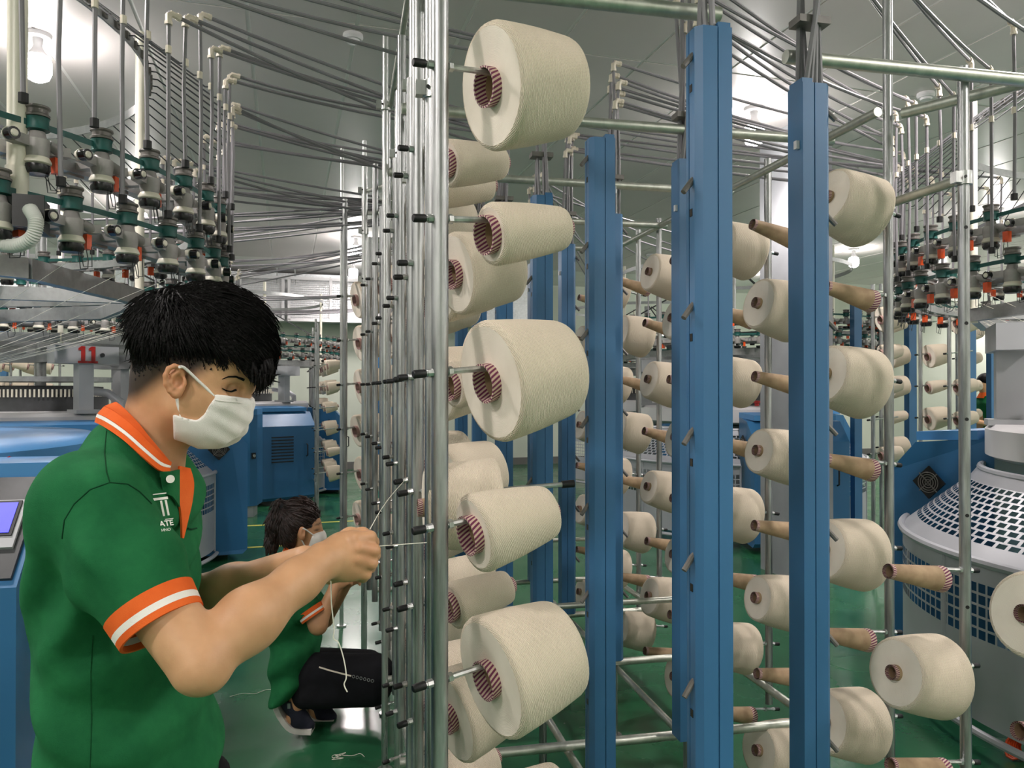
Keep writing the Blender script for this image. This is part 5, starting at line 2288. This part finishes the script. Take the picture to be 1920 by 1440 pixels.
# seams
surf_ribbon('shoulder_seam', shirt_bvh, [(200, 808), (196, 850), (200, 885), (206, 905)], .55, 'seam_dark', shirt_o, .0006, thick=.0008)
surf_ribbon('armhole_seam', shirt_bvh, [(118, 1010), (122, 975), (140, 945), (170, 918), (206, 905), (240, 908), (262, 922), (285, 945)], .6, 'seam_dark', shirt_o, .0006, thick=.0008)
surf_ribbon('side_seam', shirt_bvh, [(176, 1190), (172, 1260), (174, 1340), (172, 1436)], .45, 'seam_dark', shirt_o, .0006, thick=.0008)
surf_ribbon('pocket_edge', shirt_bvh, [(352, 990), (360, 992), (369, 990)], 1.6, 'seam_dark', shirt_o, .001, thick=.001)

# trousers and shoes (below the picture)
tf = Field((X(40), 0.0, .95), (X(460), .90, 1.45), .009)
tf.loft([(.88, X(85), X(415), ZS, .165), (.74, X(95), X(410), ZS, .165)], .03)
for sg in (-1, 1):
    tf.cap(c3(255, 0, ZS) * np.array([1, 0, 1]) + np.array([0, .78, sg * .085]), np.array([X(250), .45, ZS + sg * .09]), .095, .068, .04)
    tf.cap(np.array([X(250), .45, ZS + sg * .09]), np.array([X(245), .09, ZS + sg * .09]), .068, .055, .03)
tr_o, _ = field_obj('trousers', tf, 'trouser_black', man, None, 2)
for sg in (-1, 1):
    sf2 = Field((X(170), 0.0, ZS + sg * .09 - .07), (X(440), .14, ZS + sg * .09 + .07), .006)
    sf2.cap(np.array([X(225), .052, ZS + sg * .09]), np.array([X(375), .040, ZS + sg * .09]), .046, .036, .02)
    field_obj('shoe', sf2, 'shoe_navy', man, None, 1)

# threads he is handling: one from the package, one to the post, one hanging
def thread(pts, label, r=.0007, m=6):
    P = crv([Vector(p) for p in pts], m)
    mb = MB()
    mb.tube(P, r, 5)
    o = origin_mesh('yarn_thread', mb, 'thread', P[0])
    tag(o, label, 'thread')


thread([pt(694, 992, 1.205), pt(715, 955, 1.33), pt(737, 925, 1.46), pt(764, 895, 1.60)], 'thin white yarn running from the man\'s fingers up to a package')
thread([pt(704, 1024, 1.19), pt(745, 1021, 1.24), pt(800, 1017, 1.285)], 'thin white yarn stretched level from the man\'s hand to nearest post')
thread([pt(621, 1086, 1.197), pt(622, 1130, 1.197), pt(627, 1178, 1.2), pt(626, 1196, 1.2), pt(636, 1205, 1.2), pt(646, 1238, 1.2), pt(650, 1268, 1.2), pt(646, 1282, 1.2), pt(652, 1296, 1.2)], 'knotted end of white yarn hanging loose from the man\'s hands', .0010)
# ================================================================== the crouching woman
ZW = 3.4
wf = pt(560, 1370, ZW)
woman = thing('person', 'woman in green polo and black trousers with ponytail and mask, crouching by the creel', 'person', (wf.x, wf.y, 0))


def w3(px, py, dz=0.0):
    return c3(px, py, ZW + dz)


WX = lambda p: c3(p, 0, ZW)[0]
WH = lambda p: c3(0, p, ZW)[1]
f = Field((WX(480), 0.0, 3.0), (WX(745), 1.06, 3.85), 0.0075)
f.ell(w3(562, 982), (.086, .094, .072), .02, .15)
f.ell(w3(580, 1000), (.055, .075, .056), .03, .15)
f.ell(w3(584, 1026), (.030, .028, .032), .03)
f.cap(w3(600, 992), w3(607, 1004), .010, .012, .012)
f.cap(w3(562, 1015), w3(550, 1055), .046, .048, .03)
f.loft([(WH(1050), WX(525), WX(572), ZW, .10), (WH(1120), WX(512), WX(585), ZW, .14), (WH(1250), WX(520), WX(580), ZW, .14)], .03)
f.cap(w3(548, 1070, -.14), w3(597, 1172, -.17), .042, .036, .02)
f.cap(w3(597, 1172, -.17), w3(628, 1100, -.10), .036, .024, .02)
f.ell(w3(634, 1086, -.09), (.036, .040, .022), .02)
for i in range(4):
    finger(f, [w3(640 + i * 1, 1078 + i * 7, -.10), w3(654, 1070 + i * 7, -.09), w3(660, 1074 + i * 7, -.05)], .010, .008, .006)
finger(f, [w3(630, 1078, -.07), w3(642, 1066, -.06), w3(652, 1064, -.055)], .012, .009, .006)
f.cap(w3(552, 1070, .15), w3(610, 1160, .18), .042, .036, .02)
f.cap(w3(610, 1160, .18), w3(650, 1095, .02), .036, .024, .02)
f.ell(w3(656, 1085, .0), (.034, .034, .022), .02)
for i in range(4):
    finger(f, [w3(660, 1076 + i * 6, .0), w3(672, 1072 + i * 6, -.005), w3(676, 1078 + i * 6, -.03)], .010, .008, .006)
# ankles
f.cap(w3(560, 1300, -.10), w3(552, 1342, -.10), .036, .034, .02)
f.cap(w3(600, 1300, .14), w3(592, 1335, .14), .036, .034, .02)


def w_tint(V):
    px = CXP + FPX * V[:, 0] / ZW
    py = HOR - FPX * (V[:, 1] - CAMH) / ZW
    c = np.ones((len(V), 3), np.float32) * np.array([.92, .88, .86], np.float32)
    ey = np.exp(-(((px - 598) / 4) ** 2 + ((py - 990) / 1.6) ** 2))
    br = np.exp(-(((px - 601) / 6) ** 2 + ((py - 980 + (px - 601) * .2) / 1.5) ** 2))
    c *= 1 - np.clip(ey + br, 0, .85)[:, None]
    return c


wb, wbv = field_obj('body', f, 'skin', woman, w_tint, 2)
# hair with ponytail
f = Field((WX(480), WH(1080), 3.27), (WX(620), WH(915), 3.53), 0.005)
f.ell(w3(563, 976), (.092, .104, .080), .02, .10)
f.ell(w3(556, 1000), (.062, .078, .074), .03)
g = f.grid()
gx, gy = side_px(g[0], g[1], g[2], ZW)
sd = poly_sd(gx + 0 * gy, gy + 0 * gx, [(500, 900), (640, 900), (612, 962), (602, 966), (590, 978), (580, 992), (568, 988), (556, 1002), (556, 1022), (540, 1036), (505, 1020)])
f.F = np.maximum(f.F, (sd * ZW / FPX).astype(np.float32))
f.cap(w3(536, 948), w3(524, 946), .020, .026, .006)
f.cap(w3(524, 948), w3(516, 980), .028, .040, .008)
f.cap(w3(516, 980), w3(508, 1022), .040, .028, .008)
f.cap(w3(508, 1015), w3(514, 1034), .028, .008, .01)
wh, whb = field_obj('hair', f, 'hair_brown', woman, None, 1)
ST = []
for i in range(1500):
    x, y = rs.uniform(500, 610), rs.uniform(930, 1032)
    p, n_ = hit(whb, x, y, .001)
    if p is None:
        continue
    if x < 534:
        dx, dy = rs.uniform(-.3, .25), 1
    else:
        dx, dy = -(x - 522) - 5, -(y - 950) * .9
    L = math.hypot(dx, dy) + 1e-6
    q = pt(x + dx / L * 14, y + dy / L * 14, p.dot(Vector((SY, CY, 0))))
    dv = q - p
    dv = dv - n_ * dv.dot(n_)
    ST.append([p, p + dv * .5 + n_ * .004, p + dv + n_ * rs.uniform(0, .006)])
strands('hair_strands', ST, 'hair_brown', wh, .0015)
CL = MB()
for i in range(420):
    x, y = rs.uniform(500, 610), rs.uniform(930, 1034)
    p, n_ = hit(whb, x, y, 0.0)
    if p is None:
        continue
    dx, dy = (rs.uniform(-.35, .2), 1) if x < 532 else (-(x - 524) - 4, -(y - 950) * .9)
    L = math.hypot(dx, dy) + 1e-6
    q = pt(x + dx / L * 16, y + dy / L * 16, p.dot(Vector((SY, CY, 0))))
    dv = q - p
    dv = dv - n_ * dv.dot(n_)
    lf = rs.uniform(.001, .012 if x < 530 else .004)
    CL.tube([p - dv * .3 - n_ * .006, p + n_ * .001, p + dv * .6 + n_ * lf * .5, p + dv * 1.2 + n_ * lf], [.003, .0055, .004, .0005], 5)
hl = obj('hair_locks', CL, 'hair_brown', wh, True, True, 180)
hl['kind'] = 'stuff'
mb = MB()
mb.tube([pt(536, 946, ZW - .02), pt(531, 954, ZW - .02)], 0.022, 12)
obj('hair_tie', mb, 'rubber', wh)
# ear and mask
f = Field((WX(550), WH(1030), 3.28), (WX(582), WH(978), 3.38), 0.003)
f.ell(w3(567, 1000, -.082), (.018, .030, .010), .004)
f.ell(w3(569, 999, -.094), (.009, .016, .007), .003, op='sub')
field_obj('ear', f, 'skin', woman, lambda V: np.ones((len(V), 3), np.float32) * np.array([.9, .78, .76], np.float32), 1)
f = Field((WX(572), WH(1045), 3.28), (WX(620), WH(980), 3.52), 0.005)
f.ell(w3(587, 1012), (.056, .060, .064), .02, .15)
f.ell(w3(600, 1008), (.024, .034, .036), .02)
g = f.grid()
gx, gy = side_px(g[0], g[1], g[2], ZW)
sd = poly_sd(gx + 0 * gy, gy + 0 * gx, [(587, 1000), (610, 994), (616, 1010), (606, 1030), (588, 1038), (574, 1036), (580, 1020)])
f.F = np.maximum(f.F, (sd * ZW / FPX).astype(np.float32))
wm, _ = field_obj('face_mask', f, 'mask_white', woman, None, 1)
for pts in ([(568, 990, -.088), (576, 994, -.082), (588, 1003, -.064)], [(565, 1010, -.085), (570, 1020, -.07), (578, 1030, -.06)]):
    mb = MB()
    mb.tube([pt(a, b, ZW + c_) for a, b, c_ in pts], 0.003, 6)
    obj('mask_strap', mb, 'mask_white', wm)
# polo shirt
f = Field((WX(485), WH(1305), 3.0), (WX(625), WH(1030), 3.78), 0.0075)
f.loft([(WH(y), c3(a, 0, ZW - .06)[0], c3(b, 0, ZW + .05)[0], ZW, hz) for (y, a, b, hz) in ((1044, 530, 572, .07), (1060, 517, 582, .125), (1085, 506, 590, .155), (1140, 499, 597, .165), (1190, 502, 603, .165), (1230, 505, 604, .185), (1262, 507, 592, .195), (1290, 511, 568, .19))], .02, pw=2.2)
sleeve(f, w3(540, 1080, -.15), w3(562, 1113, -.16), w3(583, 1146, -.17), .062, .058, .054, .045)
sleeve(f, w3(545, 1080, .15), w3(568, 1109, .165), w3(592, 1138, .18), .062, .058, .054, .045)
g = f.grid()
nk = np.sqrt(((g[0] - WX(552)) / .055) ** 2 + ((g[2] - ZW) / .058) ** 2) - 1
f.F = np.maximum(f.F, -np.maximum(nk * .05, WH(1062) - g[1]).astype(np.float32))
wr = .006 * np.sin((g[0] * .8 - g[1]) * 42 + 2 * np.sin(g[0] * 11)) * np.clip((.72 - g[1]) / .12, 0, 1)
f.F = f.F + wr.astype(np.float32)
ws, _ = field_obj('polo_shirt', f, 'shirt_green', woman, None, 2)
cuff(w3(562, 1113, -.16), w3(583, 1146, -.17), .056, ws)
cuff(w3(568, 1109, .165), w3(592, 1138, .18), .056, ws)
ci = crv([pt(a, b, ZW + c_) for a, b, c_ in ((574, 1046, -.04), (560, 1042, -.062), (545, 1032, -.06), (536, 1024, 0), (545, 1032, .06), (560, 1040, .062), (576, 1044, .04))], 4)
co = crv([pt(a, b, ZW + c_) for a, b, c_ in ((578, 1062, -.075), (560, 1058, -.10), (540, 1046, -.095), (528, 1038, 0), (540, 1046, .095), (560, 1056, .10), (580, 1060, .075))], 4)
n = len(ci)
mix = lambda u: [ci[i].lerp(co[i], u) for i in range(n)]
wc = sheet('collar', mix(0), mix(.6), 'rib_orange', ws, .004)
sheet('collar_stripe', mix(.6), mix(.75), 'rib_white', wc, .0042)
sheet('collar_edge', mix(.75), mix(1), 'rib_orange', wc, .004)
# trousers
f = Field((WX(505), WH(1345), 2.95), (WX(745), WH(1190), 3.85), 0.0085)
f.ell(w3(558, 1258), (.09, .085, .14), .03)
f.cap(w3(590, 1262, -.07), w3(700, 1262, -.16), .088, .082, .04)
f.ell(w3(708, 1268, -.16), (.072, .085, .075), .03)
f.cap(w3(700, 1290, -.16), w3(572, 1304, -.11), .072, .052, .03)
f.cap(w3(580, 1255, .10), w3(690, 1250, .20), .10, .08, .04)
f.cap(w3(690, 1270, .20), w3(604, 1302, .15), .070, .050, .03)
wt, wtb = field_obj('trousers', f, 'trouser_black', woman, None, 2)
surf_ribbon('trouser_piping', wtb, [(600, 1250), (620, 1256), (660, 1266)], 1.4, 'ivory', wt, .003)
for i in range(6):
    p, n_ = hit(wtb, 664 + i * 7, 1267 + i * 1.6, .002)
    if p is None:
        continue
    mb = MB()
    q = n_.to_track_quat('Z', 'Y').to_matrix()
    mb.ring((0, 0, 0), 0.0055, 0.0014, 14, 6)
    mb.v = [p + q @ Vector(v) for v in mb.v]
    obj('trouser_ring', mb, 'machine_alu', wt)
# shoes: heel lifted
for sg, (heel, ball, toe) in ((-1, (w3(530, 1312, -.10), w3(556, 1352, -.10), w3(580, 1358, -.10))), (1, (w3(582, 1318, .14), w3(600, 1338, .14), w3(622, 1342, .14)))):
    f = Field((WX(505), -.01, ZW + (-.10 if sg < 0 else .14) - .07), (WX(645), WH(1290), ZW + (-.10 if sg < 0 else .14) + .07), 0.0055)
    up = np.array([.022, .012, 0])
    f.cap(heel + up, ball + up * np.array([.8, 1.2, 1]), .038, .036, .02)
    f.cap(ball + up * np.array([.6, 1.0, 1]), toe, .036, .026, .02)
    s_o, _ = field_obj('shoe', f, 'shoe_navy', woman, None, 1)
    dz = -.10 if sg < 0 else .14
    A = [heel + np.array([-.028, .012, 0]), heel * .5 + ball * .5 + np.array([-.030, -.008, 0]), ball + np.array([-.010, -.020, 0]), toe + np.array([.018, -.016, 0])]
    wp = crv([Vector(to_world((q + np.array([0, 0, -.036]))[None, :])[0]) for q in A], 5)
    wq = crv([Vector(to_world((q + np.array([0, 0, .036]))[None, :])[0]) for q in A], 5)
    sheet('shoe_sole', wp, wq, 'sole_white', s_o, .022)
    mb = MB()
    p = pt(543, 1322, ZW - .142)
    if sg < 0:
        mb.box(p, (0.012, 0.004, 0.022), Matrix.Rotation(-YAW, 3, 'Z'))
        obj('shoe_tag', mb, 'machine_alu', s_o, True, False)

# ================================================================== far worker half hidden at right
ZF = 8.9
ff = pt(1850, 770, ZF)
pf = thing('person', 'distant worker in green shirt with orange collar behind yarn packages at right', 'person', (ff.x, ff.y, 0))
q3 = lambda px, h, dz=0: np.array([c3(px, 0, ZF)[0], h, ZF + dz])
f = Field((c3(1800, 0, ZF)[0], 0.0, ZF - .35), (c3(1905, 0, ZF)[0], 1.75, ZF + .35), .014)
f.ell(q3(1846, 1.56), (.085, .11, .075), .02)
f.cap(q3(1848, 1.45), q3(1850, 1.36), .05, .055, .03)
f.cap(q3(1850, 1.2), q3(1850, .9), .13, .12, .04)
f.cap(q3(1842, 1.33, -.19), q3(1858, 1.06, -.22), .045, .038, .02)
f.cap(q3(1858, 1.06, -.22), q3(1826, 1.12, -.16), .036, .028, .02)
f.ell(q3(1820, 1.13, -.15), (.05, .03, .025), .02)
f.cap(q3(1850, .9, -.09), q3(1852, .05, -.1), .09, .055, .03)
f.cap(q3(1850, .9, .09), q3(1852, .05, .1), .09, .055, .03)
field_obj('body', f, 'skin', pf, lambda V: np.ones((len(V), 3), np.float32), 1)
f = Field((c3(1800, 0, ZF)[0], 0.7, ZF - .35), (c3(1905, 0, ZF)[0], 1.5, ZF + .35), .014)
f.loft([(1.43, q3(1838, 0)[0], q3(1862, 0)[0], ZF, .10), (1.34, q3(1832, 0)[0], q3(1870, 0)[0], ZF, .2), (1.0, q3(1834, 0)[0], q3(1868, 0)[0], ZF, .17), (.76, q3(1832, 0)[0], q3(1870, 0)[0], ZF, .18)], .03)
f.cap(q3(1843, 1.33, -.20), q3(1856, 1.12, -.23), .068, .062, .03)
f.cap(q3(1843, 1.33, .20), q3(1856, 1.12, .23), .068, .062, .03)
field_obj('polo_shirt', f, 'shirt_green', pf, None, 2)
f = Field((c3(1810, 0, ZF)[0], 0.0, ZF - .25), (c3(1890, 0, ZF)[0], .85, ZF + .25), .014)
for sg in (-.09, .09):
    f.cap(q3(1850, .80, sg), q3(1852, .1, sg * 1.1), .105, .07, .03)
field_obj('trousers', f, 'trouser_black', pf, None, 1)
f = Field((c3(1820, 0, ZF)[0], 1.5, ZF - .15), (c3(1875, 0, ZF)[0], 1.75, ZF + .15), .012)
f.ell(q3(1848, 1.60), (.095, .09, .085), .02)
field_obj('hair', f, 'hair_black', pf, None, 1)
mb = MB()
cc = Vector(to_world(q3(1850, 1.43)[None, :])[0])
mb.lathe([(.066, 1.46), (.10, 1.40), (.104, 1.40), (.07, 1.465), (.066, 1.46)], 24, (cc.x, cc.y, 0))
obj('collar', mb, 'rib_orange', pf)

# ================================================================== other creels
def mini_creel(name, label, spots, direction, cols, levels, side, loc, pk_label, group, gapf=.06, skip=.1, z1=2.3, inc=6):
    """spots: list of (x, y) post feet in world; direction: spindle heading (unit xy)"""
    t = thing(name, label, 'creel', (loc[0], loc[1], 0), 'background creels')
    d2 = Vector((direction[0], direction[1], 0)).normalized()
    for i, (x, y) in enumerate(spots):
        mb = MB()
        mb.tube([(x, y, 0.0), (x, y, z1 + .1 * (i % 2))], 0.015, 10)
        obj('spindle_post', mb, 'galvanised', t)
        for kk in levels:
            zz = lev(kk)
            dd = (d2 * math.cos(math.radians(inc)) + Vector((0, 0, math.sin(math.radians(inc))))).normalized()
            spindle(t, (x, y, zz), dd)
            if R.random() < skip:
                continue
            half = math.atan((RB - RT) / CONE_L)
            a_ = math.radians(inc) + half
            ad = (d2 * math.cos(a_) + Vector((0, 0, math.sin(a_)))).normalized()
            upv = (Vector((0, 0, 1)) - ad * ad.z).normalized()
            fl = R.choice((BIG2, MID, SMALL, BIG2))
            base = Vector((x, y, zz)) + dd * (gapf) - upv * (RB - .003 - ROD_R)
            make_package(base, ad, fl, '%s cream yarn package, %s on the %s post of %s' % (FILLN[fl], LEVN.get(kk, 'another'), ORD[i], pk_label), group)
    for (x, y) in cols:
        mb = MB()
        mb.prism([(x - .039, y - .033), (x + .039, y - .033), (x + .039, y + .033), (x - .039, y + .033)], 0.1, 2.3)
        obj('blue_column', mb, 'blue_paint', t, True, False)
    if len(spots) > 1:
        for zz in (.3, z1 - .05):
            mb = MB()
            a, b = Vector((*spots[0], zz)), Vector((*spots[-1], zz))
            mb.tube([a, b], 0.014, 10)
            obj('rail', mb, 'rail_steel', t)
    return t


# far creel at the end of the aisle
sp = []
for (px, z) in ((596, 9.3), (592, 9.9), (588, 10.7), (586, 11.3), (583, 12.0), (581, 12.6)):
    p = pt(px, 730, z)
    sp.append((p.x, p.y))
cols = []
for z in (9.6, 10.8, 12.0):
    p = pt(596, 730, z)
    cols.append((p.x + 0.95, p.y + .1))
mini_creel('yarn_creel', 'far creel of pale cones on thin posts at the end of the aisle', sp, (1, .07), cols, (1, 0, -1, -2, -3, -4), 1, sp[0], 'far aisle creel', 'packages on the far aisle creel', .10, .12)
# creel at far left behind machine 11
sp, cols = [], []
for (px, z) in ((20, 9.2), (38, 9.7), (66, 9.3), (84, 9.8), (112, 9.4)):
    p = pt(px, 730, z)
    sp.append((p.x, p.y))
p = pt(8, 730, 10.2)
cols.append((p.x, p.y))
mini_creel('yarn_creel', 'far creel seen at left edge behind machine 11', sp, (-.95, -.2), cols, (2, 1, 0, -1, -2, -3), 1, sp[0], 'left far creel', 'packages on the left far creel', .06, .1)
# second creel right of the pillar
sp, cols = [], []
for (px, z) in ((1637, 5.9), (1652, 6.6), (1726, 6.4), (1780, 6.2), (1795, 7.2), (1880, 7.0)):
    p = pt(px, 730, z)
    sp.append((p.x, p.y))
for (px, z) in ((1605, 7.2), (1707, 7.0), (1818, 6.8), (1860, 8.0)):
    p = pt(px, 730, z)
    cols.append((p.x, p.y))
mini_creel('yarn_creel', 'second creel with blue columns standing behind the right-edge machine', sp, (.97, -.12), cols, (2, 1, 0, -1, -2), 1, sp[0], 'second creel at right', 'packages on the second creel', .05, .25)
# long far tubes above the end of the aisle
for i in range(10):
    z = 9.0 + .35 * i
    a = pt(420, 730, z + .6)
    b = pt(735, 730, z)
    hh = 2.62 + .045 * (i % 5)
    yarn_tube((b.x, b.y, 2.2), (b.x, b.y, hh), (a.x, a.y, hh + .03 * math.sin(i * 2.1)), (a.x, a.y, 2.2), 'grey yarn tube crossing the far end of the aisle', 'far aisle yarn tubes', .009, .03)

# lint and stray yarn on the floor
def floor_thread(pts, label, r=.0012):
    P = crv([Vector(p) for p in pts], 5)
    mb = MB()
    mb.tube(P, r, 5)
    o = origin_mesh('yarn_scrap', mb, 'thread', P[0])
    tag(o, label, 'yarn scrap', 'yarn scraps on the floor')


def on_floor(px, py, dz=.003):
    z = CAMH * FPX / (py - HOR)
    p = pt(px, py, z)
    return Vector((p.x, p.y, dz))


floor_thread([on_floor(432, 1306), on_floor(455, 1300), on_floor(480, 1300), on_floor(500, 1293), on_floor(522, 1292)], 'long thin scrap of white yarn on the floor behind the woman\'s shoe')
rs2 = random.Random(11)
P = [on_floor(640 + rs2.uniform(-16, 16), 1418 + rs2.uniform(-8, 10), .003 + .01 * rs2.random()) for _ in range(9)] + [on_floor(660, 1416), on_floor(676, 1412), on_floor(684, 1418)]
floor_thread(P, 'tangled scrap of white yarn on the floor near the nearest posts', .0013)
# coiled orange air hose by the right machine
mb = MB()
c0 = on_floor(1900, 1420, .0)
pts = []
for i in range(70):
    a = i / 10 * 2 * PI
    pts.append(c0 + Vector((math.cos(a) * .045 + .0012 * i, math.sin(a) * .03, .05 + math.sin(a + 1) * .042)))
mb.tube(pts, .005, 6)
o = origin_mesh('air_hose', mb, 'orange_tab', c0)
tag(o, 'coiled orange air hose on the floor at lower right corner', 'hose')
